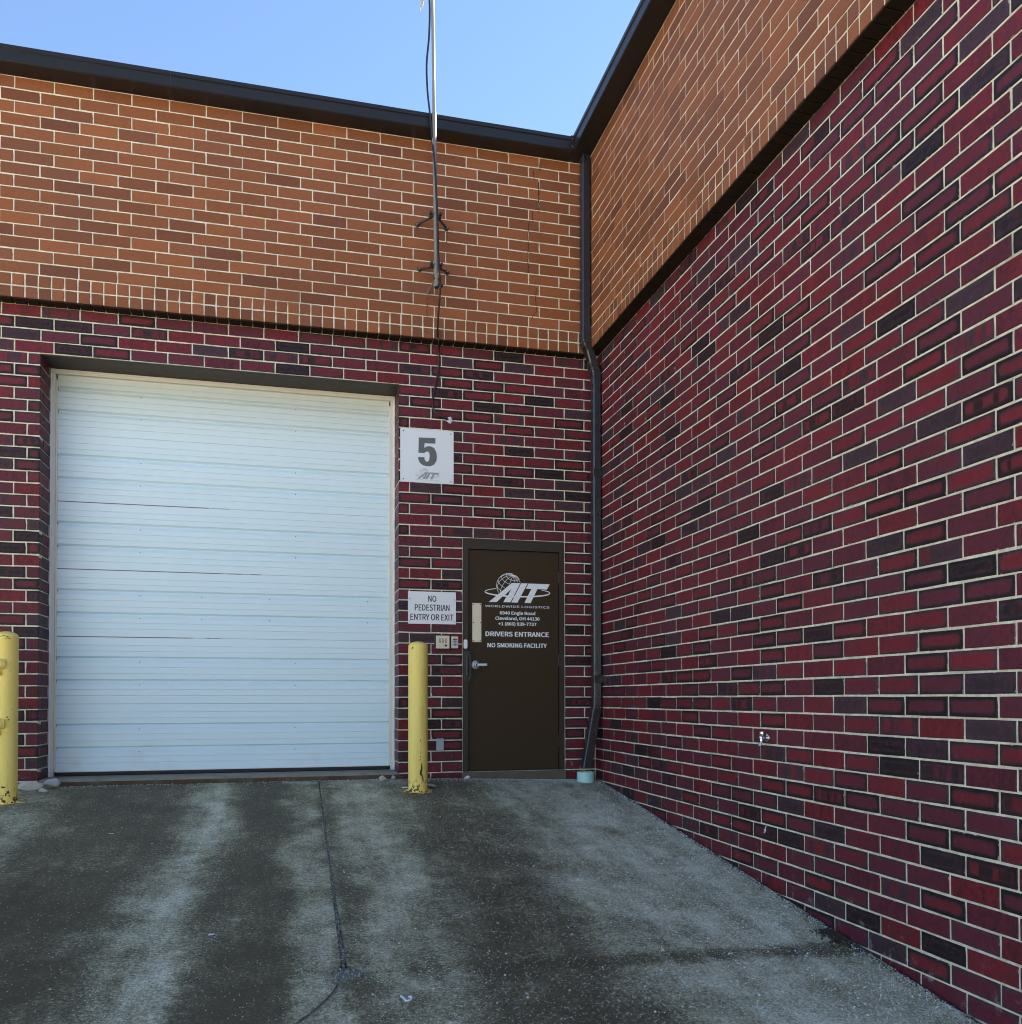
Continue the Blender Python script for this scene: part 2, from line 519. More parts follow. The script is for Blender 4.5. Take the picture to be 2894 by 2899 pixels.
M_RED_O = brick_mat("plum_brick", 'object', 'red')
M_RED_M = brick_mat("plum_brick_far", 'mesh', 'red')
M_OR_O = brick_mat("tan_brick", 'object', 'orange')
M_OR_M = brick_mat("tan_brick_far", 'mesh', 'orange')
M_MORTAR = mortar_mat()
M_SLAB = slab_mat()
M_DOOR = door_paint()
M_YEL = yellow_mat()
M_TRIM = paint("ivory_trim", (.70, .68, .60), .5, .1, 4, dirt=((.35,.28,.18), 3, .55, .8, .4))
M_BRONZE = paint("bronze_gutter_paint", (.017, .016, .017), .36, .15, 3, spec=.32)
M_SPOUT = paint("dark_bronze_downspout", (.022, .022, .027), .30, .15, 3, spec=.6)
M_DOORBROWN = paint("brown_door_paint", (.044, .026, .012), .55, .10, 5, spec=.22, bump=.06, bscale=90)
M_FRAMEBROWN = paint("brown_frame_paint", (.026, .016, .009), .55, .12, 6, dirt=((.10,.08,.06), 4, .6, .8, .3))
M_LINTEL = paint("brown_steel_lintel", (.030, .020, .014), .6, .15, 8)
M_BLACK = paint("black_rubber", (.012, .012, .013), .6, .1, 9)
M_BLACKMETAL = paint("black_metal", (.018, .018, .020), .38, .1, 9)
M_WHITE = paint("white_vinyl", (.80, .82, .84), .45, .03, 9)
M_SIGN = paint("white_sign_sheet", (.76, .80, .84), .22, .02, 5, spec=.5)
M_SIGN2 = paint("white_sign_board", (.76, .79, .82), .4, .03, 5)
M_GREYPRINT = paint("grey_print", (.12, .125, .125), .35, .03, 5)
M_GREYLOGO = paint("pale_grey_print", (.30, .33, .35), .35, .03, 5)
M_BLACKPRINT = paint("black_print", (.018, .018, .02), .4, .03, 5)
M_BRASS = paint("pale_metal_plate", (.72, .66, .50), .38, .08, 12, metal=.35)
M_STEEL = paint("brushed_steel", (.62, .65, .70), .36, .06, 30, metal=.55)
M_SCREW = paint("dark_screw", (.05, .05, .05), .4, .1, 30, metal=.8)
M_IVORY = paint("ivory_plastic", (.70, .62, .46), .4, .06, 20)
M_GREYBLUE = paint("grey_cover_plate", (.30, .36, .42), .42, .08, 12, metal=.3)
M_KEYPAD = paint("keypad_face", (.06, .085, .10), .3, .05, 30)
M_KEY = paint("pale_key", (.45, .56, .66), .35, .05, 30)
M_GALV = paint("galvanised_pipe", (.20, .19, .175), .5, .12, 10)
M_RUSTARM = paint("rusty_black_iron", (.035, .028, .027), .55, .3, 20)
M_CABLE = paint("black_cable", (.010, .011, .013), .35, .05, 9)
M_MINT = paint("mint_plastic", (.42, .72, .70), .4, .06, 8)
M_CHROME = paint("chrome_tap", (.72, .74, .76), .18, .05, 20, metal=1.0)
M_CONC = paint("worn_concrete", (.12, .10, .07), .85, .3, 14, bump=.6, bscale=60, dirt=((.12,.09,.05), 5, .5, .75, .7))
M_CONC2 = paint("pale_worn_concrete", (.26, .235, .18), .85, .3, 14, bump=.6, bscale=60, dirt=((.12,.09,.05), 5, .5, .75, .6))
M_RUST = paint("rusty_angle", (.085, .050, .024), .85, .6, 14, bump=.8, bscale=60, dirt=((.12,.11,.085), 5, .48, .62, .8))
M_STONE = paint("pale_rubble", (.46, .45, .41), .8, .25, 25, bump=.6, bscale=50)
M_GRAVEL = paint("joint_grit", (.22, .21, .17), .7, .6, 90)
M_DIRT = paint("joint_dirt", (.055, .047, .034), .9, .4, 30, bump=.5, bscale=80)
M_SALT = paint("salt_grain", (.78, .80, .80), .4, .1, 60)
M_PAPER = paint("white_litter", (.78, .80, .86), .5, .05, 30)
M_ASPH = paint("yard_paving", (.45, .41, .34), .85, .18, 1.5, bump=.4, bscale=40)
M_ROOF = paint("roof_membrane", (.30, .30, .29), .8, .1, 2)
M_SOFFIT_SHADE = paint("shade_dark_brick", (.022, .015, .010), .8, .3, 20, spec=.15)  # near-black base colour stands for the shade below the overhang
M_LEAF = paint("dead_leaf", (.055, .040, .022), .7, .5, 40)
M_TANLEAF = paint("tan_scrap", (.42, .26, .10), .6, .2, 40)
M_SILICONE = paint("white_sealant", (.74, .76, .80), .4, .05, 30)
M_CRACK = paint("dark_gap", (.012, .010, .009), .9, .1, 9)
M_RUSTRUN = paint("rust_stain", (.17, .060, .020), .95, .4, 30)

# ------------------------------------------------------------------ the ground
def g(x, y):
    t = max(0.0, -y)
    t2 = min(t, 11.0)
    z = -.05 - .124 * (t2 - .25 * (1 - exp(-t2 / .25)))
    return z - .05 * min(1.0, max(0.0, (x + 1.6) / 1.6))

def ground_sheet():
    xs = [-600, -200, -80, -40, -25, -18] + [-14 + .5*i for i in range(29)] + [2, 8, 25, 80, 200, 600]
    ys = [600, 200, 60, 20, 8, 2] + [.5 - .25*i for i in range(60)] + [-16, -20, -30, -60, -200, -600]
    m = MB(); nx = len(xs)
    vs = []; fs = []
    for y in ys:
        for x in xs:
            inside = (-13.5 < x < .4 and -13.2 < y < .6)
            vs.append((x, y, g(min(x, 0), y) - (.035 if inside else .004)))
    for j in range(len(ys)-1):
        for i in range(nx-1):
            a = j*nx+i
            fs.append((a, a+nx, a+nx+1, a+1))
    m.add(vs, fs)
    return m.build('ground', M_ASPH, None, smooth=True, kind='structure')
ground = ground_sheet()

def jag(a, b, n, amp, seed):
    rr = random.Random(seed)
    pts = []
    for i in range(n+1):
        t = i/n
        o = 0 if i in (0, n) else rr.uniform(-amp, amp)
        pts.append((a[0]+(b[0]-a[0])*t, a[1]+(b[1]-a[1])*t, o))
    return pts

def slab(bottom, top, left, right, name='concrete_slab'):
    """Coons patch between four edge curves given as functions of 0..1 -> (x, y)"""
    N, K = 44, 44
    def C(u, v):
        b, t, l, r = bottom(u), top(u), left(v), right(v)
        c00, c10, c01, c11 = bottom(0), bottom(1), top(0), top(1)
        return tuple((1-v)*b[i]+v*t[i]+(1-u)*l[i]+u*r[i]-((1-u)*(1-v)*c00[i]+u*(1-v)*c10[i]+(1-u)*v*c01[i]+u*v*c11[i]) for i in (0, 1))
    m = MB(); vs = []; fs = []
    for j in range(K+1):
        for i in range(N+1):
            x, y = C(i/N, j/K)
            vs.append((x, y, g(x, y)))
    W = N+1
    for j in range(K):
        for i in range(N):
            a = j*W+i
            fs.append((a, a+1, a+W+1, a+W))
    ring = [i for i in range(W)] + [j*W+N for j in range(1, K+1)] + [K*W+i for i in range(N-1, -1, -1)] + [j*W for j in range(K-1, 0, -1)]
    b0 = len(vs)
    for i in ring:
        p = vs[i]; vs.append((p[0], p[1], p[2]-.06))
    for k in range(len(ring)):
        k2 = (k+1) % len(ring)
        fs.append((ring[k], ring[k2], b0+k2, b0+k))
    m.add(vs, fs)
    return m.build(name, M_SLAB, ground, smooth=True, angle=30)

def wob(seed, amp, freq=6):
    rr = random.Random(seed)
    ph = [rr.uniform(0, 6.28) for _ in range(6)]
    def f(t):
        e = min(1, t*12, (1-t)*12)
        return amp*e*(sin(freq*t*6.28+ph[0])*.4+sin(freq*2.7*t*6.28+ph[1])*.35+sin(freq*6.1*t*6.28+ph[2])*.25)
    return f
JX, JY = -2.668, -4.30
J, JL = -1.939, -4.987          # edges of the loading door opening
def line(a, b, seed, amp, axis):
    w = wob(seed, amp)
    def f(t):
        x = a[0]+(b[0]-a[0])*t; y = a[1]+(b[1]-a[1])*t
        return (x+w(t), y) if axis == 'x' else (x, y+w(t))
    return f
def poly(pts):
    ls = [0]
    for p, q in zip(pts, pts[1:]):
        ls.append(ls[-1]+sqrt((p[0]-q[0])**2+(p[1]-q[1])**2))
    def f(t):
        s = t*ls[-1]
        for i in range(len(pts)-1):
            if s <= ls[i+1] or i == len(pts)-2:
                k = (s-ls[i])/(ls[i+1]-ls[i])
                return (pts[i][0]+(pts[i+1][0]-pts[i][0])*k, pts[i][1]+(pts[i+1][1]-pts[i][1])*k)
    return f
WALLX = -.012
# joint between the upper slabs widens towards the viewer
A0, A1 = (JX-.004, 0.0), (JX-.010, JY+.035)
B0, B1 = (JX+.004, 0.0), (JX+.014, JY+.035)
rng = random.Random(5)
# upper left, upper right
slab(line((-6.6, JY+.0008), (A1[0]-.035, JY+.0008), 1, .0, 'y'), line((-6.6, .0), A0, 2, .0, 'y'),
     line((-6.6, JY+.0015), (-6.6, .0), 3, .0, 'x'), poly([(A1[0]-.035, JY+.0015), A1, (JX-.009, -3.4), (JX-.006, -2.2), (JX-.004, -1.0), A0]))
slab(poly([(B1[0]+.06, JY+.003), (-2.3, JY-.007), (-1.2, JY-.013), (-.35, JY-.012), (-.12, JY+.05), (WALLX-.05, JY+.17)]), line(B0, (WALLX, .0), 5, .0, 'y'),
     poly([(B1[0]+.06, JY+.003), (B1[0]+.01, B1[1]+.015)]+[(JX+.005+.009*(1-k_/30)+rng.uniform(-.0035, .0055)*(1-k_/34), -4.15+3.95*k_/30) for k_ in range(30)]+[B0]),
     poly([(WALLX-.05, JY+.17), (WALLX-.004, JY+.26), (WALLX, -3.2), (WALLX, -1.6), (WALLX, .0)]))
# lower slabs divided by the slanting crack
crk = [(JX-.075, JY-.0008), (JX-.052, JY-.045), (JX-.028, JY-.085), (-2.725, -4.475), (-2.79, -4.605), (-2.85, -4.69), (-2.93, -4.80), (-3.15, -5.3), (-3.3, -6.2), (-3.35, -8.2)]
crkR = [(JX+.055, JY-.035), (JX+.004, JY-.075), (JX-.014, JY-.095), (-2.708, -4.485), (-2.77, -4.60), (-2.822, -4.685), (-2.905, -4.80), (-3.12, -5.3), (-3.275, -6.2), (-3.335, -8.2)]
slab(line((-6.6, -8.2), crk[-1], 6, 0, 'y'), line((-6.6, JY-.0008), crk[0], 7, .0, 'y'), line((-6.6, -8.2), (-6.6, JY-.0015), 8, 0, 'x'), poly(crk[::-1]))
slab(line(crkR[-1], (WALLX, -8.2), 9, 0, 'y'), poly([crkR[0], (JX+.09, JY-.028), (-2.3, JY-.010), (-1.2, JY-.016), (-.35, JY-.018), (WALLX-.1, JY+.01), (WALLX, JY-.03)]), poly(crkR[::-1]), line((WALLX, -8.2), (WALLX, JY-.03), 10, 0, 'x'))
# slabs beside and behind the viewer
slab(line((-13, -8.2), (-6.62, -8.2), 11, 0, 'y'), line((-13, 0), (-6.62, 0), 12, 0, 'y'), line((-13, -8.2), (-13, 0), 13, 0, 'x'), line((-6.62, -8.2), (-6.62, 0), 14, 0, 'x'))
slab(line((-13, -13), (WALLX, -13), 15, 0, 'y'), line((-13, -8.22), (WALLX, -8.22), 16, 0, 'y'), line((-13, -13), (-13, -8.22), 17, 0, 'x'), line((WALLX, -13), (WALLX, -8.22), 18, 0, 'x'))

# dirt bed under the joints, with grit in them
m = MB()
def strip(m, pts, w, dz):
    for (a, b) in zip(pts, pts[1:]):
        d = Vector((b[0]-a[0], b[1]-a[1], 0)).normalized(); nrm = Vector((-d.y, d.x, 0))*w
        A = Vector((a[0], a[1], g(*a)+dz)); B = Vector((b[0], b[1], g(*b)+dz))
        m.add([A-nrm, A+nrm, B+nrm, B-nrm], [(0, 1, 2, 3)])
strip(m, [(JX, .0), (JX, -1), (JX, -2), (JX, -3), (JX, JY)], .06, -.014)
m.build('joint_filler', M_DIRT, ground, kind='stuff')
m = MB()
strip(m, [(JX-.01, JY+.03), (-2.73, -4.5), (-2.8, -4.64), (-2.9, -4.8), (-3.13, -5.3), (-3.29, -6.2), (-3.34, -8.2)], .07, -.020)
m.build('joint_filler', M_DIRT, ground, kind='stuff')
m = MB()
strip(m, [(-6.6, JY), (-4, JY), (JX, JY), (-1, JY-.01), (0, JY)], .05, -.007)
m.build('joint_filler', M_GRAVEL, ground, kind='stuff')
m = MB()
strip(m, [(-.03, .0), (-.03, -1.5), (-.03, -3), (-.03, -4.5), (-.03, -6), (-.03, -8)], .05, -.014)
m.build('joint_filler', M_DIRT, ground, kind='stuff')

def nugget(m, p, r, rr):
    ax = [Vector((rr.uniform(-1,1), rr.uniform(-1,1), rr.uniform(-1,1))).normalized() for _ in range(2)]
    a = ax[0]; b = a.cross(ax[1]).normalized(); c = a.cross(b)
    k = [r*rr.uniform(.6, 1.25) for _ in range(6)]
    P = Vector(p)
    m.add([P+a*k[0], P-a*k[1], P+b*k[2], P-b*k[3], P+c*k[4], P-c*k[5]],
          [(0,2,4),(2,1,4),(1,3,4),(3,0,4),(2,0,5),(1,2,5),(3,1,5),(0,3,5)])
rr = random.Random(21)
m = MB()
for i in range(1700):
    t = rr.random()**.6
    y = -.3 + (JY+.3)*t
    w = .003+.009*t
    x = JX+.002+rr.gauss(0, w)
    nugget(m, (x, y, g(x, y)-.010+rr.uniform(-.003, .006)), rr.uniform(.002, .0055), rr)
for i in range(900):
    x = JX+rr.gauss(0, .055); y = JY-.01+rr.gauss(0, .03)
    nugget(m, (x, y, g(x, y)-.006+rr.uniform(-.004, .006)), rr.uniform(.002, .007), rr)
for i in range(900):
    t = rr.random(); k = t*(len(crk)-3); j = int(k); f = k-j
    x = crkR[j][0]+(crkR[j+1][0]-crkR[j][0])*f+rr.gauss(0, .012); y = crkR[j][1]+(crkR[j+1][1]-crkR[j][1])*f+rr.gauss(0, .012)
    nugget(m, (x, y, g(x, y)-.004+rr.uniform(-.004, .005)), rr.uniform(.002, .006), rr)
m.build('joint_grit', M_GRAVEL, ground, kind='stuff')
m = MB()
for i in range(520):
    t = rr.random()**.6
    y = -.3 + (JY+.25)*t
    x = JX+.003+rr.gauss(0, .002+.007*t)
    nugget(m, (x, y, g(x, y)-.006+rr.uniform(-.002, .005)), rr.uniform(.0015, .005), rr)
for i in range(160):
    x = JX+rr.gauss(0, .06); y = JY-.02+rr.gauss(0, .03)
    nugget(m, (x, y, g(x, y)-.003+rr.uniform(-.003, .005)), rr.uniform(.002, .006), rr)
for i in range(420):
    x = rr.uniform(JL, J); y = -.005-abs(rr.gauss(0, .05))*(2.2 if -3.9 < x < -3.1 else 1)
    nugget(m, (x, y, g(x, y)+.002), rr.uniform(.002, .008), rr)
m.build('pale_grit', M_STONE, ground, kind='stuff')
m = MB()
for i in range(24000):
    q = rr.random()
    if q < .62:
        x = -abs(rr.gauss(0, 1.15)); y = -rr.random()**.8*5.6-.05
    elif q < .85:
        x = rr.uniform(-5.6, -.02); y = -rr.random()*5.6
    elif q < .93:
        y = -rr.random()*5.6; x = -.012-abs(rr.gauss(0, .035))
    else:
        x = rr.uniform(-2.2, -.05); y = -.02-abs(rr.gauss(0, .12))
    if x < -6.5 or x > -.014 or (x < -2.6 and rr.random() < .75): continue
    nugget(m, (x, y, g(x, y)+.001), rr.uniform(.0012, .0032) if rr.random() < .94 else rr.uniform(.0032, .0062), rr)
m.build('salt_grains', M_SALT, None, label='white grains of de-icing salt strewn over the concrete', cat='salt', kind='stuff')
m = MB()
for i in range(900):
    y = -4.10-abs(rr.gauss(0, .12)); x = -.02-abs(rr.gauss(0, .055))
    if y < -4.42: continue
    nugget(m, (x, y, g(x, y)-.006+rr.random()*.012), rr.uniform(.003, .009), rr)
m.build('leaf_litter', M_LEAF, None, label='dark rotted leaf litter in the broken slab edge by the side wall', cat='leaf litter', kind='stuff')

m = MB()
for i in range(2600):
    if rr.random() < .72:
        y = -rr.random()*6.2; x = -.006-abs(rr.gauss(0, .022))
    else:
        x = rr.uniform(-1.92, -.05); y = -.004-abs(rr.gauss(0, .02))
    nugget(m, (x, y, g(x, y)+rr.uniform(-.004, .003)), rr.uniform(.002, .008), rr)
m.build('wall_foot_grit', M_DIRT, ground, kind='stuff')

# ------------------------------------------------------------------ bricks
C, L = .1016, .3048
BH = .0908
JT = .0108
RECESS = .0045

def brick_mesh(length, depth, seed, height=BH):
    rr = random.Random(seed)
    hl, hh, c = length/2, height/2, .0035
    j = lambda a: rr.uniform(-a, a)
    ml = .02*hl/.146
    out = [(-hl+j(.001), -hh+j(.0012)), (j(ml), -hh+j(.0014)), (hl+j(.001), -hh+j(.0012)), (hl+j(.0014), j(.01)),
           (hl+j(.001), hh+j(.0012)), (j(ml), hh+j(.0014)), (-hl+j(.001), hh+j(.0012)), (-hl+j(.0014), j(.01))]
    if rr.random() < .3:      # a knocked corner
        k = rr.choice((0, 2, 4, 6)); s = rr.uniform(.003, .008)*min(1, hl/.1)
        out[k] = (out[k][0]*(1-s/hl), out[k][1]*(1-s*.6/hh))
    n = 8
    vs = []
    for x, z in out: vs.append((x*(1-c/hl), 0, z*(1-c/hh)))
    for x, z in out: vs.append((x, c*.9, z))
    for x, z in out: vs.append((x, depth, z))
    fs = [tuple(range(n))]
    for r in (0, 1):
        for k in range(n):
            k2 = (k+1) % n
            fs.append((r*n+k2, r*n+k, (r+1)*n+k, (r+1)*n+k2))
    uvs = []
    for f in fs:
        P = [vs[i] for i in f]
        e1 = Vector(P[1])-Vector(P[0]); e2 = Vector(P[2])-Vector(P[0]); nn = e1.cross(e2).normalized()
        for p in P:
            if abs(nn.y) > .5: uvs.append((p[0], p[2]))
            elif abs(nn.x) > abs(nn.z): uvs.append(((p[1]/depth-.5)*hl*1.3, p[2]*.9))
            else: uvs.append((p[0], (hh-.01)*(1 if nn.z > 0 else -1)))
    return vs, fs, uvs

_variants = {}
def variant(length, depth, v):
    key = (round(length, 3), round(depth, 3), v)
    if key not in _variants:
        _variants[key] = brick_mesh(length, depth, hash(key) % 99991 if False else int(key[0]*1000)*131+int(key[1]*1000)*17+v*7)
    return key, _variants[key]

_bm_cache = {}
def brick_me(key, mat):
    k = (key, mat.name)
    if k not in _bm_cache:
        vs, fs, uvs = _variants[key]
        me = bpy.data.meshes.new('brick')
        me.from_pydata(vs, [], fs)
        uvl = me.uv_layers.new(name='UVMap')
        uvl.data.foreach_set('uv', [c for p in uvs for c in p])
        me.materials.append(mat)
        _bm_cache[k] = me
    return _bm_cache[k]

def lay(parent, bricks, mat_o, mat_m, limit=300, zs=1.0):
    """bricks: (origin, rotz, length, depth). The ones that show largest become objects, the rest one mesh"""
    rated = []
    for b in bricks:
        o, rz, ln, dp = b
        ex = Vector((cos(rz), sin(rz), 0))*ln/2
        c = [project(Vector(o)+ex*sx+Vector((0, 0, BH/2*sz))) for sx, sz in ((-1,-1),(1,-1),(1,1),(-1,1))]
        a = 0
        if all(c):
            mx = sum(p[0] for p in c)/4; my = sum(p[1] for p in c)/4
            if -40 < mx < IW+40 and -25 < my < IH+25 and o[2] > g(o[0], o[1])-.02:
                for i in range(4):
                    p, q = c[i], c[(i+1) % 4]
                    a += p[0]*q[1]-q[0]*p[1]
                a = abs(a)/2
        rated.append((a, b))
    rated.sort(key=lambda t: -t[0])
    pl = world_loc(parent)
    V = []; Fs = []; UV = []; SD = []
    for i, (a, (o, rz, ln, dp)) in enumerate(rated):
        rr = random.Random(int(o[0]*7919)+int(o[1]*6151)*3+int(o[2]*104729))
        key, data = variant(ln, dp, rr.randrange(7))
        s = (rr.random(), rr.random(), rr.random(), ln/2)
        tilt = rr.gauss(0, .0018)
        ox = Vector((cos(rz-pi/2), sin(rz-pi/2), 0))*rr.gauss(0, .0008)
        P = Vector(o)+ox+Vector((0, 0, rr.gauss(0, .0006)))
        if i < limit and a > 0:
            ob = bpy.data.objects.new('brick', brick_me(key, mat_o))
            ob.location = P-pl
            ob.rotation_euler = (0, tilt, rz)
            ob.scale = (1, 1, zs)
            ob.color = s
            link(ob, parent)
        else:
            vs, fs, uvs = data
            M = Matrix.Translation(P-pl) @ Matrix.Rotation(rz, 4, 'Z') @ Matrix.Rotation(tilt, 4, 'Y') @ Matrix.Diagonal((1, 1, zs, 1))
            b = len(V)
            V += [tuple(M @ Vector(v)) for v in vs]
            Fs += [tuple(k+b for k in f) for f in fs]
            UV += uvs
            SD += [s]*len(vs)
    if V:
        me = bpy.data.meshes.new('brick_field')
        me.from_pydata(V, [], Fs)
        uvl = me.uv_layers.new(name='UVMap')
        uvl.data.foreach_set('uv', [c for p in UV for c in p])
        at = me.attributes.new('seed', 'FLOAT_COLOR', 'POINT')
        at.data.foreach_set('color', [c for s in SD for c in s])
        me.materials.append(mat_m)
        link(bpy.data.objects.new('brick_field', me), parent, kind='stuff')

def split(a, b, phase, step=L, first_gap=True, last_gap=True):
    """bricks of a row between a and b with joints at phase + n*step"""
    n = floor((a-phase)/step)+1
    cuts = [a]
    while phase+n*step < b-1e-6:
        q = phase+n*step
        if q-cuts[-1] > .02: cuts.append(q)
        n += 1
    if b-cuts[-1] < .02 and len(cuts) > 1: cuts.pop()
    cuts.append(b)
    res = []
    for i, (p, q) in enumerate(zip(cuts, cuts[1:])):
        p2 = p+(JT/2 if (i > 0 or first_gap) else 0); q2 = q-(JT/2 if (i < len(cuts)-2 or last_gap) else 0)
        if q2-p2 > .012: res.append((p2, q2))
    return res

DL, DR = -1.330, -.314          # door frame edges
WEST, SOUTH = -12.0, 12.0
Z0 = 4.067                      # foot of the projecting upper wall
OV = .122
CU = .1041                     # course height of the upper wall
ZTOP = Z0+18*CU

def cell_wall(xs, zs, solid, y0, y1, axis='x'):
    """one connected wall with openings; axis 'x' runs along x, 'y' runs along -y (s = -y)"""
    m = MB(); idx = {}
    def vert(i, k, s):
        if (i, k, s) not in idx:
            idx[i, k, s] = len(m.v)
            t = (y0, y1)[s]
            m.v.append(Vector((xs[i], t, zs[k])) if axis == 'x' else Vector((t, -xs[i], zs[k])))
        return idx[i, k, s]
    nx, nz = len(xs)-1, len(zs)-1
    S = lambda i, k: 0 <= i < nx and 0 <= k < nz and solid(.5*(xs[i]+xs[i+1]), .5*(zs[k]+zs[k+1]))
    for i in range(nx):
        for k in range(nz):
            if not S(i, k): continue
            for s in (0, 1):
                m.f.append((vert(i,k,s), vert(i+1,k,s), vert(i+1,k+1,s), vert(i,k+1,s)))
            for (di, dk, a, b) in ((-1,0,(i,k),(i,k+1)), (1,0,(i+1,k),(i+1,k+1)), (0,-1,(i,k),(i+1,k)), (0,1,(i,k+1),(i+1,k+1))):
                if not S(i+di, k+dk):
                    m.f.append((vert(*a,0), vert(*b,0), vert(*b,1), vert(*a,1)))
    return m

back = thing('loading_bay_wall', (-3.4, 0, -.05), 'back brick wall with plum bricks below a tan brick parapet, holding the white loading door', 'brick wall')
side = thing('side_wall', (0, -3, -.4), 'long brick wall running along the right side, plum bricks under a tan overhang', 'brick wall')
jr = RECESS
lower_b = cell_wall([WEST, JL-jr, J+jr, DL, DR, .30], [-.6, .0, 22*C, 36*C, Z0+.02],
    lambda x, z: not ((JL-jr < x < J+jr and z < 36*C) or (DL < x < DR and 0 < z < 22*C)), RECESS, .42).build('lower_wall', M_MORTAR, back)
upper_b = cell_wall([WEST, -OV+RECESS], [Z0+.010, ZTOP+.02], lambda x, z: True, -OV+RECESS, .30).build('upper_wall', M_MORTAR, back)
lower_s = cell_wall([-.35, SOUTH], [-2.0, Z0+.02], lambda x, z: True, RECESS, .42, 'y').build('lower_wall', M_MORTAR, side)
upper_s = cell_wall([-.35, SOUTH], [Z0+.010, ZTOP+.02], lambda x, z: True, -OV+RECESS, .30, 'y').build('upper_wall', M_MORTAR, side)

bl = []
def put_x(lst, a, b, k_z, y, depth=.035, rz=0.0):
    lst.append((((a+b)/2, y, k_z), rz, b-a, depth))
JD = .33        # depth of the reveal beside the loading door
for k in range(-2, 40):
    zc = k*C+C/2
    odd = k % 2 != 0
    gph = J if odd else J+L/3
    if k >= 36:
        for a, b in split(WEST, 0, gph): put_x(bl, a, b, zc, 0)
        continue
    lph = JL-L/3 if odd else JL-2*L/3
    seg = split(WEST, JL, lph, last_gap=False)
    for i, (a, b) in enumerate(seg):
        last = i == len(seg)-1
        put_x(bl, a, b, zc, 0, (.295 if odd else .0915) if last else .035)
    right_end = DL-.004 if 0 <= k < 22 else 0
    seg = split(J, right_end, gph, first_gap=False, last_gap=not (0 <= k < 22))
    for i, (a, b) in enumerate(seg):
        put_x(bl, a, b, zc, 0, (.0915 if odd else .295) if i == 0 else .035)
    if 0 <= k < 22:
        for a, b in split(DR+.004, 0, gph, first_gap=False): put_x(bl, a, b, zc, 0)
    # reveals: rows whose corner brick is only one brick thick show another piece behind it
    if not odd:
        bl.append(((JL, .102+(JD-.102)/2, zc), pi/2, JD-.102, .035))
    else:
        bl.append(((J, .102+(JD-.102)/2, zc), -pi/2, JD-.102, .035))
lay(lower_b, bl, M_RED_O, M_RED_M)

bu = []
for r in range(18):
    zc = Z0+r*CU+CU/2
    if r < 2: cuts = split(WEST, -OV, -.607-.005, L/3)
    else: cuts = split(WEST, -OV, -.600 if r % 2 else -.7066)
    for a, b in cuts: put_x(bu, a, b, zc, -OV, .12 if r == 0 else .035)
lay(upper_b, bu, M_OR_O, M_OR_M, zs=CU/C)

sl = []
def put_s(lst, a, b, zc, x, depth=.035):
    lst.append(((x, -(a+b)/2, zc), -pi/2, b-a, depth))
for k in range(-16, 40):
    zc = k*C+C/2
    for a, b in split(0.0, SOUTH, .539 if k % 2 else .7422):
        if zc+C/2 > g(0, -(a+b)/2)-.06: put_s(sl, a, b, zc, 0)
lay(lower_s, sl, M_RED_O, M_RED_M)
su = []
for r in range(18):
    zc = Z0+r*CU+CU/2
    if r < 2: cuts = split(OV, SOUTH, .0488+.03, L/3)
    else: cuts = split(OV, SOUTH, .214 if r % 2 else .3155)
    for a, b in cuts: put_s(su, a, b, zc, -OV, .12 if r == 0 else .035)
lay(upper_s, su, M_OR_O, M_OR_M, zs=CU/C)

# brick soffit under the projecting upper wall, its shade put into the near-black colour
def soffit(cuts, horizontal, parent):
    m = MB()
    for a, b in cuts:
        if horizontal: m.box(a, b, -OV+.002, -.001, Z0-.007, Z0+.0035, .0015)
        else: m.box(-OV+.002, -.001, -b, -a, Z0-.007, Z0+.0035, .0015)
    m.build('soffit_shade_brick', M_SOFFIT_SHADE, parent, kind='stuff')
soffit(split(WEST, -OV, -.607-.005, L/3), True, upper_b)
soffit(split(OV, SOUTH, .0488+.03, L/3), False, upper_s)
# steel lintel over the loading door, roofs
MB().box(JL-.0, J+.0, .012, .42, 36*C-.012, 36*C-.002).build('lintel', M_LINTEL, back)
MB().box(WEST, .45, .02, 14, ZTOP-.03, ZTOP+.015).build('roof', M_ROOF, back)
MB().box(.02, 14, -SOUTH, 14.2, ZTOP-.05, ZTOP+.010).build('roof', M_ROOF, side)
# crack that climbs the tan wall near the corner
def crack_line(pts, w):
    m = MB(); rr = random.Random(3)
    q = []
    for (a, b) in zip(pts, pts[1:]):
        for i in range(14):
            t = i/14
            q.append((a[0]+(b[0]-a[0])*t+rr.uniform(-.0035, .0035), a[1]+(b[1]-a[1])*t))
    q.append(pts[-1])
    m.ribbon(q, [w*rr.uniform(.7, 1.35) for _ in q], -OV-.002, .001)
    return m.build('crack', M_CRACK, upper_b)
crack_line([(-.592, 5.90), (-.596, 5.81)], .006)
crack_line([(-.662, 5.80), (-.650, 5.71)], .006)
crack_line([(-.605, 5.70), (-.603, 5.40)], .007)
crack_line([(-.668, 5.40), (-.666, 5.31)], .005)
crack_line([(-.700, 5.30), (-.712, 5.20), (-.712, 4.80)], .005)
crack_line([(-.628, 4.66), (-.640, 4.56), (-.628, 4.44), (-.68, 4.36)], .004)

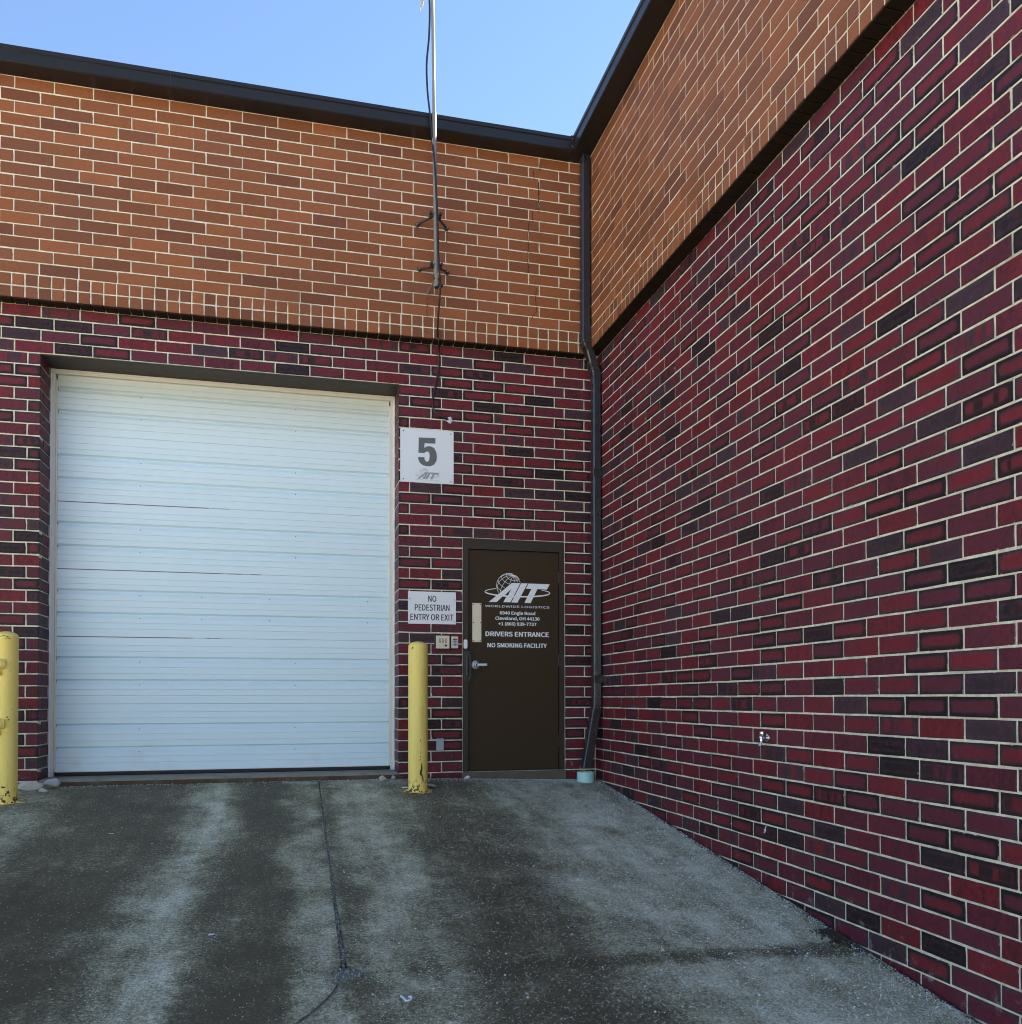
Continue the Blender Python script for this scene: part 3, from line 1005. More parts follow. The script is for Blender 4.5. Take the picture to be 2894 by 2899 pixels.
# ------------------------------------------------------------------ gutters
GY = OV+.003
GZ = ZTOP
gp = [(-.0, GZ-.002), (-.178, GZ-.002), (-.186, GZ+.006), (-.186, GZ+.088), (-.196, GZ+.096), (-.196, GZ+.128), (-.190, GZ+.134), (-.172, GZ+.134), (-.170, GZ+.10), (-.170, GZ+.012), (-.01, GZ+.012), (-.01, GZ+.13), (0, GZ+.13)]
gb = thing('roof_gutter', (-4, -GY-.09, GZ), 'dark bronze box gutter along the top of the back wall', 'gutter')
XE = -OV-.186
for x0, x1 in ((WEST, -8.4), (-8.398, -3.92), (-3.918, XE-.002)):
    MB().extrude_x([(y-GY, z) for y, z in gp], x0, x1).build('gutter_section', M_BRONZE, gb)
MB().box(XE-.03, XE+.001, -GY-.2, -GY-.187, GZ+.004, GZ+.137, .002).build('seam_cover', M_BRONZE, gb)
for z in (.03, .105):
    MB().lathe((XE-.015, -GY-.2, GZ+z), (0, -1, 0), [(.004, 0), (.003, .002)], 8).build('rivet', M_STEEL, gb)
gs = thing('roof_gutter', (-GY-.09, -4, GZ), 'dark bronze box gutter along the top of the right side wall', 'gutter')
for s0, s1 in ((OV+.0, 4.2), (4.202, 8.4), (8.402, SOUTH)):
    m = MB(); prof = [(y-GY, z+.002) for y, z in gp]; n = len(prof)
    vs = [(y, -s0, z) for y, z in prof]+[(y, -s1, z) for y, z in prof]
    tr = tessellate_polygon([[Vector((y, z, 0)) for y, z in prof]])
    m.add(vs, [(k, (k+1) % n, n+(k+1) % n, n+k) for k in range(n)]+[tuple(t) for t in tr]+[tuple(n+i for i in t) for t in tr])
    m.build('gutter_section', M_BRONZE, gs)

# ------------------------------------------------------------------ downspout in the corner
ds = thing('downspout', (-.10, -.2, -.02), 'dark corrugated metal downspout in the corner between the two walls', 'downspout')
UX, UY = -.172, -.235       # upper run, centre
LX, LY = -.052, -.190       # lower run, centre
HW, HD = .040, .052
def ribs(cx, cy, z0, z1, n=6):
    m = MB()
    for i in range(n):
        x = cx-HW+.012+(2*HW-.024)*i/(n-1)
        m.box(x-.0028, x+.0028, cy-HD-.004, cy-HD+.001, z0, z1, .001)
    return m
def spout_run(cx, cy, z0, z1):
    p = MB().sweep_rect([(cx, cy, z0), (cx, cy, z1)], HW, HD, .012).build('pipe', M_SPOUT, ds)
    for i in range(6):
        x = cx-HW+.014+(2*HW-.028)*i/5
        MB().box(x-.0026, x+.0026, cy-HD-.004, cy-HD+.001, z0+.01, z1-.01, .0012).build('rib', M_SPOUT, p)
    return p
spout_run(UX, UY, 4.215, GZ)
spout_run(LX, LY, .62, 3.80)
def elbow(pts, name='elbow'):
    return MB().sweep_rect(pts, HW+.003, HD+.003, .012).build(name, M_SPOUT, ds, smooth=False)
e1 = elbow([(UX, UY, 4.26), (UX, UY, 4.16), (UX+.006, UY+.002, 4.13), (UX+.022, UY+.008, 4.095), (UX+.05, UY+.018, 4.05)])
MB().sweep_rect([(UX+.045, UY+.016, 4.06), (LX-.03, LY-.010, 3.92)], HW, HD, .012).build('pipe', M_SPOUT, ds)
e2 = elbow([(LX-.04, LY-.014, 3.935), (LX-.018, LY-.006, 3.895), (LX-.006, LY-.002, 3.86), (LX, LY, 3.83), (LX, LY, 3.74)])
for el, pp in ((e1, [(UX, UY, 4.155), (UX+.006, UY+.002, 4.128), (UX+.022, UY+.008, 4.09)]), (e2, [(LX-.030, LY-.010, 3.915), (LX-.012, LY-.004, 3.878), (LX-.003, LY-.001, 3.85)])):
    for p in pp:
        MB().sweep_rect([(p[0], p[1], p[2]-.007), (p[0], p[1], p[2]), (p[0], p[1], p[2]+.007)], HW+.0065, HD+.0065, .013).build('crimp', M_SPOUT, el)
for zs in (2.88, .885):
    s_ = MB().box(LX-HW-.002, -.001, LY-HD-.009, LY-HD-.0055, zs-.035, zs+.035, .001).box(-.010, -.001, LY-HD-.09, LY-HD-.0095, zs-.03, zs+.03, .001).build('strap', M_SPOUT, ds)
    MB().lathe((LX-.01, LY-HD-.009, zs), (0, -1, 0), [(.006, 0), (.004, .003)], 8).build('screw', M_SCREW, s_)
CXC, CYC = -.165, -.19
elbow([(LX, LY, .70), (LX, LY, .63), (LX-.010, LY, .58)])
MB().sweep_rect([(LX-.006, LY, .60), (CXC+.005, CYC, .03)], HW+.004, HD+.002, .010).build('kick_out', M_SPOUT, ds)
for q in ((-.028, .61), (.0, .612), (.028, .61)):
    MB().lathe((LX+q[0]-.004, LY-HD-.005, q[1]), (0, -1, 0), [(.004, 0), (.003, .003)], 8).build('rivet', M_STEEL, ds)
zc_ = g(CXC, CYC)
MB().lathe((CXC, CYC, zc_-.03), (0, 0, 1), [(.084, 0), (.084, .122), (.080, .124), (.074, .122), (.074, .06), (.01, .055)], 32).build('drain_collar', M_MINT, None, smooth=True, base=(CXC, CYC, zc_),
    label='pale mint plastic drain collar at the foot of the downspout', cat='drain pipe')
m = MB(); rr = random.Random(8)
for i in range(5):
    a = rr.uniform(3.4, 6.0); x = CXC+cos(a)*.062; y = CYC+sin(a)*.062; 
    m.ribbon([(x, zc_+.08), (x+rr.uniform(-.006, .006), zc_+.11), (x+rr.uniform(-.012, .012), zc_+.10+rr.random()*.05)], .006, y, .001)
m.build('grass_blade', M_TANLEAF, None, base=(CXC, CYC, zc_+.08), label='dry grass blades poking out of the mint drain collar', cat='grass', kind='stuff')

# ------------------------------------------------------------------ loading door
ld = thing('loading_door', ((J+JL)/2, .36, .02), 'tall white ribbed sectional overhead door in the loading bay', 'garage door')
PX0, PX1 = JL+.052, J-.052
PY = .365
def panel_profile():
    H = .604
    pr_ = [(0, H)]
    def notch(f, w, d):
        z = H*(1-f)
        pr_.extend([(0, z+w/2), (d, z), (0, z-w/2)])
    def step(f):
        z = H*(1-f)
        pr_.extend([(0, z+.013), (.030, z-.002), (.030, z-.006), (.004, z-.036), (0, z-.038)])
    for f, kind in ((.125, 'n'), (.215, 'n'), (.31, 's'), (.455, 'n'), (.55, 'n'), (.65, 's'), (.79, 'n'), (.88, 'n')):
        (notch(f, .0085, .006) if kind == 'n' else step(f))
    pr_ += [(0, .0008), (.034, .0008), (.034, H)]
    return [(PY+y, z) for y, z in pr_]
panel_me = None
for i in range(6):
    z0 = .05+.605*i
    if panel_me is None:
        pm = MB().extrude_x(panel_profile(), PX0, PX1)
        panel_me = pm.mesh('door_panel', ((PX0+PX1)/2, PY, 0))
        panel_me.materials.append(M_DOOR)
    o = bpy.data.objects.new('door_panel', panel_me)
    o.location = Vector(((PX0+PX1)/2, PY, z0))-ld.location
    link(o, ld)
    for fx in ((.235, .415, .62, .93) if i == 2 else (.235, .7)):
        for fz in (.355, .695):
            x = PX0+(PX1-PX0)*fx
            MB().lathe((x, PY-.0005, z0+.6025*(1-fz)-.012), (0, -1, 0), [(.0045, 0), (.003, .0018)], 8).build('bolt', M_SCREW, o)
MB().box(JL+.002, J-.002, PY+.037, PY+.06, .0, 36*C-.02).build('light_blocker', M_BLACK, ld)  # added black sheet, stops sunlight leaking through the panel gaps from inside
MB().box(PX0, PX1, PY+.004, PY+.03, .013, .05, .003).build('bottom_seal', M_BLACK, ld)
MB().box(PX0, PX1, PY-.004, PY+.02, .0455, .0515, .001).build('bottom_rail', M_TRIM, ld)
for s, x in ((1, JL), (-1, J)):
    t = MB().box(min(x, x+s*.040), max(x, x+s*.040), .335, .40, -.005, 36*C-.055, .002).build('jamb_trim', M_TRIM, ld)
    MB().box(min(x+s*.001, x+s*.016), max(x+s*.001, x+s*.016), .322, .3345, -.005, 36*C-.055, .002).build('flange', M_WHITE, t)
    MB().box(min(x+s*.0405, x+s*.056), max(x+s*.0405, x+s*.056), PY-.012, PY-.002, .05, 36*C-.1, .002).build('weather_strip', M_TRIM, t)
t = MB().box(JL, J, .335, .40, 36*C-.053, 36*C-.013, .002).build('head_trim', M_TRIM, ld)
MB().box(JL+.001, J-.001, .326, .3345, 36*C-.03, 36*C-.014, .002).build('flange', M_TRIM, t)
th = MB().box(JL, J, .012, .45, -.3, .010, .006).build('concrete_threshold', M_CONC2, ground)
MB().box(JL-.02, J+.02, .0, .0115, -.12, -.012, .003).build('edge_angle', M_RUST, th)

# ------------------------------------------------------------------ entrance door
ed = thing('entrance_door', ((DL+DR)/2, 0, 0), 'dark brown steel entrance door with white lettering and a globe logo', 'door')
FW, FT = .055, .102
fr = cell_wall([DL+.002, DL+FW, DR-FW, DR-.002], [.0, 22*C-FT, 22*C-.003], lambda x, z: not (DL+FW < x < DR-FW and z < 22*C-FT), .004, .15).build('door_frame', M_FRAMEBROWN, ed)
LY0 = .028
leaf = MB().box(DL+FW+.004, DR-FW-.004, LY0, LY0+.045, .008, 22*C-FT-.004, .002).build('door_leaf', M_DOORBROWN, ed)
MB().box(DL+FW, DR-FW, .075, .15, 0, 22*C-FT, 0).build('sun_blocker', M_BLACK, ed)  # added black block behind the leaf, shuts out sunlight from the open interior
for z in (1.885, 1.07, .274):
    h = MB().tube([(DR-FW-.001, LY0-.008, z-.055), (DR-FW-.001, LY0-.008, z+.055)], .007, 10).build('hinge', M_FRAMEBROWN, ed, smooth=True)
    MB().lathe((DR-FW-.001, LY0-.008, z+.055), (0,0,1), [(.006, 0), (.004, .006)], 10).build('pin', M_FRAMEBROWN, h)
YF = LY0-.0005
# push plate
pl = MB().box(-1.231, -1.143, YF-.003, YF, 1.240, 1.616, .001).build('push_plate', M_BRASS, ed)
for x in (-1.221, -1.153):
    for z in (1.253, 1.428, 1.602):
        MB().lathe((x, YF-.003, z), (0,-1,0), [(.0055, 0), (.004, .0022)], 10).build('screw', M_SCREW, pl)
# lever
lv = MB().lathe((-1.204, YF, 1.022), (0,-1,0), [(.041, 0), (.041, .004), (.036, .010), (.020, .016), (.014, .045), (.013, .062)], 28).build('lever_handle', M_STEEL, ed, smooth=True)
MB().box(-1.214, -1.098, YF-.070, YF-.054, 1.008, 1.034, .005).build('lever', M_STEEL, lv)
MB().lathe((-1.204, YF-.0705, 1.021), (0,-1,0), [(.009, 0), (.008, .002)], 14).build('key_hole', M_SCREW, lv)
# latch guard
lg = MB().box(-1.317, -1.245, -.004, -.0005, .868, 1.150, .001).box(-1.252, -1.246, -.003, LY0-.001, .868, 1.150).build('latch_guard', M_BLACKMETAL, ed)
MB().box(-1.301, -1.274, -.028, -.004, .905, 1.108, .008).build('guard_channel', M_BLACKMETAL, lg)
for x, z in ((-1.257, 1.135), (-1.257, .885), (-1.303, .888)):
    MB().lathe((x, -.004, z), (0,-1,0), [(.009, 0), (.008, .004), (.004, .007)], 12).build('bolt', M_BLACKMETAL, lg, smooth=True)
# bell on the frame
def capsule(cx, z0, z1, r, n=10):
    pts = [(cx+r*cos(pi*i/n), z1-r+r*sin(pi*i/n)) for i in range(n+1)]+[(cx+r*cos(pi+pi*i/n), z0+r+r*sin(pi+pi*i/n)) for i in range(n+1)]
    return pts
bl_ = MB().flat([capsule(-1.304, 1.174, 1.262, .0175)], .0035, .014).build('door_sensor', M_WHITE, None, base=(-1.304, .0035, 1.174), label='white pill-shaped sensor on the door frame beside the push plate', cat='sensor')
MB().ribbon([(-1.312, 1.230), (-1.304, 1.237), (-1.296, 1.230)], .002, -.0106, .0006).build('mark', M_GREYLOGO, bl_)
sill = MB().box(DL-.01, DR+.01, -.035, .15, -.25, -.002, .012).build('door_sill', M_CONC, ground)

# --- lettering
FONT = None
try:
    import os
    FONT = bpy.data.fonts.load(os.path.join(bpy.utils.system_resource('DATAFILES'), 'fonts', 'Noto Sans CJK Regular.woff2'))
except Exception:
    FONT = None
def cap_height():
    cu = bpy.data.curves.new('probe', 'FONT')
    if FONT: cu.font = FONT
    cu.body = 'H'; cu.size = 1.0
    ob = bpy.data.objects.new('probe', cu); col.objects.link(ob)
    me = bpy.data.meshes.new_from_object(ob.evaluated_get(bpy.context.evaluated_depsgraph_get()))
    h = max(v.co.y for v in me.vertices)
    bpy.data.objects.remove(ob); bpy.data.curves.remove(cu); bpy.data.meshes.remove(me)
    return h
CAPH = cap_height()
def text_part(body, x0, x1, zc, cap, mat, parent, y, bold=.0, th=.0012, name='lettering'):
    cu = bpy.data.curves.new('lettering', 'FONT')
    if FONT: cu.font = FONT
    cu.body = body; cu.size = 1.0; cu.resolution_u = 3
    ob = bpy.data.objects.new('lettering_tmp', cu); col.objects.link(ob)
    dg = bpy.context.evaluated_depsgraph_get()
    me = bpy.data.meshes.new_from_object(ob.evaluated_get(dg))
    bpy.data.objects.remove(ob); bpy.data.curves.remove(cu)
    vv = [(v.co.x, v.co.y) for v in me.vertices]
    ff = [tuple(p.vertices) for p in me.polygons]
    bpy.data.meshes.remove(me)
    a = min(p[0] for p in vv); b = max(p[0] for p in vv)
    wb = bold*cap                      # stroke thickening in metres
    sx = (x1-x0-2*wb)/(b-a); sz = (cap-wb)/CAPH
    m = MB()
    offs = [(0, 0)] if bold <= 0 else [(-1, 0), (-.5, .5), (0, -.5), (.5, .5), (1, 0), (0, .5), (-.5, -.5), (.5, -.5)]
    for i, (ox, oz) in enumerate(offs):
        m.add([(x0+wb+(px-a)*sx+ox*wb, y-th-i*.00006, zc-cap/2+wb/2+pz*sz+oz*wb) for px, pz in vv], ff)
    pl = world_loc(parent)
    me = bpy.data.meshes.new('lettering')
    me.from_pydata([tuple(p-pl) for p in m.v], [], m.f)
    me.materials.append(mat)
    return link(bpy.data.objects.new(name, me), parent)

def logo(cx, cz, w, parent, y, mat, th=.0012, letters=True):
    """cx, cz: centre; w: width of the ring"""
    kx = w/1355.0; kz = kx*.98
    def T(p):
        return (cx+(p[0]-790)*kx, cz-((p[1]-.029*(p[0]-790))-480)*kz)
    A = [(190,762),(668,372),(842,376),(712,632),(640,770),(490,768),(558,648),(478,646),(352,765)]
    Ah = [(660,488),(520,627),(590,629)]
    I_ = [(862,376),(998,380),(785,778),(658,774)]
    Tt = [(1015,382),(1465,396),(1405,508),(1205,497),(1062,788),(930,783),(1077,493),(962,490)]
    MB().flat([[T(p) for p in A], [T(p) for p in Ah]], y, th).build('logo_letter', mat, parent)
    MB().flat([[T(p) for p in I_]], y, th).build('logo_letter', mat, parent)
    MB().flat([[T(p) for p in Tt]], y, th).build('logo_letter', mat, parent)
    pts = []; ws = []
    a0, a1 = radians(132), radians(402)
    for i in range(61):
        a = a0+(a1-a0)*i/60
        pts.append(T((790+678*cos(a), 566-88*sin(a)+.029*678*cos(a)*0.9)))
        ws.append(kx*(6+22*max(0, -sin(a))+9*abs(cos(a))))
    MB().ribbon(pts, ws, y-.0010, th).build('logo_ring', mat, parent)
    gx, gy, gr = 606, 426, 254
    Rm = Matrix.Rotation(radians(-22), 3, 'Z') @ Matrix.Rotation(radians(28), 3, 'X')
    lines = []
    for la in (-40, -15, 10, 35, 58):
        lines.append([Vector((cos(radians(la))*sin(t), sin(radians(la)), cos(radians(la))*cos(t))) for t in [2*pi*i/72 for i in range(73)]])
    for lo in range(0, 180, 30):
        lines.append([Vector((cos(t)*sin(radians(lo)), sin(t), cos(t)*cos(radians(lo)))) for t in [2*pi*i/72 for i in range(73)]])
    m = MB(); k = 0
    rim = [Vector((cos(t), sin(t), .0)) for t in [2*pi*i/72 for i in range(73)]]
    for li, ln in enumerate(lines+[rim]):
        run = []
        for p in ln+[None]:
            ok = False
            if p is not None:
                q = Rm @ p if li < len(lines) else p
                px, py = gx+q.x*gr, gy-q.y*gr
                ok = q.z > -.02 and px < 850 and (py < 366 or px < 668-(py-372)*478/390-8) and not (li == len(lines) and (px > 700 or py > 600))
            if ok: run.append(T((px, py)))
            else:
                if len(run) > 1:
                    k += 1
                    m.ribbon(run, kx*8, y-.0004*(1+li*.06), th)
                run = []
    m.build('logo_globe', mat, parent)

logo((-1.105-.460)/2, 1.770, .650, ed, YF, M_WHITE)
text_part("WORLDWIDE LOGISTICS", -1.105, -.462, 1.590, .021, M_WHITE, ed, YF, .02)
text_part("6940 Engle Road", -.962, -.606, 1.527, .031, M_WHITE, ed, YF, .055)
text_part("Cleveland, OH 44130", -1.006, -.563, 1.4745, .031, M_WHITE, ed, YF, .055)
text_part("+1 (866) 939-7737", -.976, -.594, 1.421, .031, M_WHITE, ed, YF, .055)
text_part("DRIVERS ENTRANCE", -1.103, -.468, 1.322, .046, M_WHITE, ed, YF, .055)
text_part("NO SMOKING FACILITY", -1.084, -.489, 1.213, .042, M_WHITE, ed, YF, .055)

# ------------------------------------------------------------------ signs
def rounded(x0, x1, z0, z1, r, n=5):
    pts = []
    for cx, cz, a in ((x1-r, z1-r, 0), (x0+r, z1-r, 90), (x0+r, z0+r, 180), (x1-r, z0+r, 270)):
        for i in range(n+1):
            t = radians(a+90*i/n); pts.append((cx+r*cos(t), cz+r*sin(t)))
    return pts
s5 = thing('number_sign', (-1.672, -.01, 2.735), 'square white sign with a large grey 5 and a small grey logo, above the bollard', 'sign')
MB().flat([rounded(-1.925, -1.419, 2.737, 3.243, .012)], -.006, .004).build('sign_plate', M_SIGN, s5)
YS = -.0101
five = [(390,1187),(608,1197),(606,1270),(466,1264),(461,1325),(495,1306),(540,1303),(590,1327),(618,1380),(627,1440),(620,1500),(590,1548),(545,1568),(500,1570),(445,1556),(402,1520),(384,1475),(381,1445),(463,1449),(468,1485),(485,1506),(505,1510),(524,1490),(532,1440),(528,1395),(510,1374),(485,1375),(464,1394),(385,1390)]
KS = .506/695.0
def T5(p): return (-1.672+(p[0]-499)*KS, 2.99-((p[1]-.070*(p[0]-499))-1437)*KS*.985)
MB().flat([[T5(p) for p in five]], YS, .0008).build('numeral', M_GREYPRINT, s5)
logo(-1.668, 2.822, .226, s5, YS, M_GREYLOGO, .0006)
text_part("WORLDWIDE LOGISTICS", -1.781, -1.556, 2.764, .0075, M_GREYLOGO, s5, YS, .0, .0006)
for x in (-1.897, -1.445):
    for z in (2.763, 3.217):
        MB().lathe((x, YS, z), (0,-1,0), [(.006, 0), (.005, .002)], 10).build('screw', M_SCREW, s5)
sp = thing('pedestrian_sign', (-1.624, -.01, 1.403), 'white rectangular sign with black lettering beside the brown door', 'sign')
MB().flat([rounded(-1.851, -1.397, 1.403, 1.708, .004)], -.006, .003).build('sign_plate', M_SIGN2, sp)
YP = -.0091
text_part("NO", -1.662, -1.584, 1.642, .058, M_BLACKPRINT, sp, YP, .025, .0006)
text_part("PEDESTRIAN", -1.788, -1.458, 1.557, .058, M_BLACKPRINT, sp, YP, .025, .0006)
text_part("ENTRY OR EXIT", -1.830, -1.420, 1.467, .058, M_BLACKPRINT, sp, YP, .025, .0006)
for x in (-1.836, -1.411):
    for z in (1.428, 1.636):
        MB().lathe((x, YP, z), (0,-1,0), [(.006, 0), (.005, .002)], 10).build('screw', M_GREYBLUE, sp)

# ------------------------------------------------------------------ intercom, keypad, cover plate
ic = thing('intercom', (-1.526, -.02, 1.170), 'ivory square intercom panel with small speaker slots left of the brown door', 'intercom')
MB().box(-1.603, -1.452, -.028, -.0012, 1.160, 1.300, .003).build('back_box', M_BLACKMETAL, ic)
MB().box(-1.590, -1.462, -.034, -.0285, 1.171, 1.293, .002).build('face_plate', M_IVORY, ic)
for cx in (-1.554, -1.526, -1.498):
    for j in range(5):
        MB().box(cx-.008, cx+.008, -.0355, -.0345, 1.226+j*.0085, 1.230+j*.0085).build('speaker_slot', M_BLACK, ic)
MB().lathe((-1.497, -.0342, 1.200), (0,-1,0), [(.011, 0), (.009, .003)], 16).build('call_button', M_SCREW, ic)
MB().lathe((-1.517, -.0342, 1.202), (0,-1,0), [(.004, 0), (.003, .002)], 10).build('indicator', M_BLACK, ic)
for x in (-1.578, -1.474):
    for z in (1.182, 1.282):
        MB().lathe((x, -.0342, z), (0,-1,0), [(.003, 0), (.002, .001)], 8).build('screw', M_BRASS, ic)
kp = thing('keypad', (-1.410, -.02, 1.174), 'narrow ivory keypad with pale blue keys between the intercom and the door frame', 'keypad')
MB().box(-1.450, -1.376, -.026, -.0012, 1.168, 1.292, .003).build('back_box', M_BLACKMETAL, kp)
MB().box(-1.444, -1.378, -.031, -.0265, 1.175, 1.287, .002).build('face_plate', M_IVORY, kp)
MB().box(-1.432, -1.388, -.033, -.0315, 1.197, 1.266, .0006).build('key_panel', M_KEYPAD, kp)
for i in range(3):
    for j in range(4):
        x = -1.424+i*.014; z = 1.204+j*.0142
        MB().box(x-.0048, x+.0048, -.0345, -.0333, z-.0046, z+.0046).build('key', M_KEY, kp)
for z in (1.187, 1.274):
    MB().lathe((-1.410, -.0312, z), (0,-1,0), [(.004, 0), (.003, .001)], 8).build('screw', M_SCREW, kp)
cp = MB().box(-1.583, -1.512, -.010, -.0012, .207, .321, .002).build('cover_plate', M_GREYBLUE, None, base=(-1.547, -.001, .207), label='small grey metal cover plate low on the wall between bollard and door', cat='cover plate')
MB().lathe((-1.547, -.0102, .307), (0,-1,0), [(.004, 0), (.003, .002)], 8).build('screw', M_SCREW, cp)

# ------------------------------------------------------------------ bollards
def bollard(x, y, ztop, label, chips, rails=False):
    zb = g(x, y)
    t = thing('bollard', (x, y, zb), label, 'bollard', 'yellow bollards flanking the loading door')
    r = .084
    MB().tube([(x, y, zb-.05), (x, y, ztop-.045)], r, 40).build('post', M_YEL, t, smooth=True)
    prof = [(r-.001, 0)]+[(r*cos(a), .006+.042*sin(a)) for a in [radians(d) for d in (0, 15, 30, 45, 60, 75, 86)]]
    MB().lathe((x, y, ztop-.0455), (0,0,1), prof, 40).build('cap', M_YEL, t, smooth=True)
    # ragged splash of paint round the foot
    rr = random.Random(int(x*100))
    m = MB(); n = 40; vs = []; 
    for k in range(n):
        a = 2*pi*k/n; q = r+.012+rr.random()*.03+(.05 if rr.random() < .12 else 0)
        px, py = x+q*cos(a), y+q*sin(a); vs.append((px, py, g(px, py)+.003))
    for k in range(n):
        a = 2*pi*k/n; px, py = x+(r-.004)*cos(a), y+(r-.004)*sin(a); vs.append((px, py, g(px, py)+.006))
    m.add(vs, [(k, (k+1) % n, n+(k+1) % n, n+k) for k in range(n)]).build('paint_splash', M_YEL, t)
    for (ang, z, w, h, lean) in chips:
        mm = MB(); vs = []; nn = 12
        for k in range(nn):
            a = 2*pi*k/nn; q = .6+.6*rr.random()
            du = cos(a)*w*q+lean*sin(a)*h; dz = sin(a)*h*q
            an = ang+du/r
            vs.append((x+(r+.0012)*sin(an), y-(r+.0012)*cos(an), z+dz))
        mm.add(vs, [tuple(range(nn))]).build('paint_chip', M_RUST, t)
    return t, zb
CH_R = [(.18, .075, .010, .045, .15), (.33, .02, .006, .055, -.25), (.24, .125, .004, .03, .0), (.10, .335, .0035, .014, .1), (.16, .235, .003, .012, 0), (.13, .20, .004, .006, 0), (.08, .17, .0035, .010, .3), (-.2, -.085, .022, .008, .4), (.15, -.10, .022, .008, -.5), (-.45, -.09, .008, .012, 0), (-.72, 1.135, .010, .012, .3)]
bollard(-1.843, -.65, 1.193, 'yellow steel bollard right of the loading door, chipped near its foot, without rails', CH_R)
CH_L = [(.35, .56, .006, .008, .3), (.46, .54, .006, .006, 0), (.45, -.02, .012, .016, .2), (.30, -.035, .006, .012, 0), (.1, .02, .02, .008, .2), (.05, 1.185, .03, .006, .3), (.4, 1.17, .025, .004, .2), (.75, .62, .003, .004, 0)]
XL, YL = -5.056, -.65
bt, zb = bollard(XL, YL, 1.226, 'yellow steel bollard left of the loading door, with two rail pipes on its side', CH_L)
MB().tube([(XL-1.4, YL-.115, zb-.05), (XL-1.4, YL-.115, 1.19)], .084, 32).build('end_post', M_YEL, bt, smooth=True)
for zr in (.965, .505):
    p = MB().tube([(XL-1.4, YL-.115, zr-.01), (XL-.30, YL-.115, zr), (XL-.12, YL-.112, zr+.002), (XL-.055, YL-.106, zr+.004), (XL-.005, YL-.095, zr+.005)], [.034, .034, .034, .034, .033], 20).build('rail', M_YEL, bt, smooth=True)
    MB().tube([(XL-.02, YL-.085, zr+.004), (XL+.012, YL-.078, zr+.005)], [.044, .038], 20).build('weld_collar', M_YEL, p, smooth=True)
    MB().box(XL-.075, XL-.012, YL-.105, YL-.075, zr-.085, zr-.045, .004).build('saddle', M_YEL, p)

# ------------------------------------------------------------------ antenna mast with brackets
MY = -.345
def mast_x(z): return -1.635-.0128*(z-4.4)
am = thing('antenna_mast', (mast_x(4.25), MY, 4.25), 'slim galvanised antenna mast held off the tan wall by two black brackets', 'mast')
def mp(z): return (mast_x(z), MY, z)
MB().tube([mp(4.455), mp(5.87)], .0185, 16).build('lower_pole', M_GALV, am, smooth=True)
MB().tube([mp(5.80), mp(6.06)], .0205, 16).build('sleeve', M_GALV, am, smooth=True)
MB().tube([mp(6.0), mp(8.1)], .0165, 16).build('upper_pole', M_GALV, am, smooth=True)
MB().tube([mp(4.450), mp(4.463)], .0195, 14).build('end_cap', M_BLACK, am)
for z, fl, fr_, zf in ((5.112, -1.782, -1.509, 5.122), (4.648, -1.762, -1.502, 4.706)):
    x = mast_x(z)
    b = MB().tube([(x-.052, MY+.012, z+.004), (x+.052, MY+.012, z+.004)], [.017, .017], 10).build('clamp', M_RUSTARM, am)
    for s in (-1, 1):
        MB().tube([(x+s*.045, MY-.03, z+.012), (x+s*.045, MY+.04, z+.006)], .011, 8).build('clamp_bolt', M_BLACKMETAL, b)
        MB().lathe((x+s*.045, MY-.03, z+.012), (0,-1,0), [(.016, 0), (.014, .008)], 6).build('nut', M_BLACKMETAL, b)
    for xf in (fl, fr_):
        MB().tube([(x+(.03 if xf > x else -.03), MY+.02, z-.004), (xf, -OV-.012, zf)], .011, 8).build('arm', M_RUSTARM, b)
        f_ = MB().lathe((xf, -OV-.0005, zf), (0,-1,0), [(.022, 0), (.022, .006), (.011, .010), (.011, .020)], 12).build('foot', M_BLACKMETAL, b)
        MB().lathe((xf, -OV-.021, zf), (0,-1,0), [(.009, 0), (.008, .006)], 6).build('anchor_bolt', M_STEEL, f_)
MB().tube([(mast_x(4.5)-.018, MY+.02, 4.52), (mast_x(4.5)-.048, -OV-.012, 4.49), (mast_x(4.5)-.050, -OV-.010, 4.455)], .007, 8).build('ground_strap', M_GALV, am)
MB().box(mast_x(4.46)+.016, mast_x(4.46)+.06, MY-.014, MY+.010, 4.462, 4.490, .004).build('cable_clip', M_BLACK, am)
MB().tube([(mast_x(4.53)-.024, MY, 4.535), (mast_x(4.53)+.024, MY, 4.535)], .012, 10).build('clip_band', M_BLACK, am)
# rust runs below the anchors
for x, z0, z1, w in ((-1.505, 5.09, 4.96, .012), (-1.688, 4.445, 4.26, .012), (-1.783, 5.08, 5.04, .010)):
    pts = [(x+U(-.004, .004), z0+(z1-z0)*i/6) for i in range(7)]
    MB().ribbon(pts, [w*(1-.10*i) for i in range(7)], -OV-.0016, .0006).build('rust_run', M_RUSTRUN, upper_b)
# yagi aerial: only its far end reaches into view
ya = thing('yagi_antenna', (mast_x(7.2), MY, 7.2), 'pale metal aerial with short cross rods beside the mast top', 'antenna')
bz = 7.235
b0 = Vector((mast_x(bz)-.03, MY, bz)); b1 = Vector((-1.748, -.085, bz-.012))
bm_ = MB().tube([b0+(b0-b1)*.8, b1], .007, 8).build('boom', M_GALV, ya)
for i in range(9):
    p = b1+(b0-b1)*(i*.16)
    h = .045+.004*i
    MB().tube([p+Vector((0, 0, -h)), p+Vector((0, 0, h*.8))], .004, 8).build('rod', M_GALV, ya)
MB().box(mast_x(bz)-.045, mast_x(bz)+.02, MY-.022, MY+.022, bz-.03, bz+.03, .004).build('mast_clamp', M_BLACKMETAL, ya)

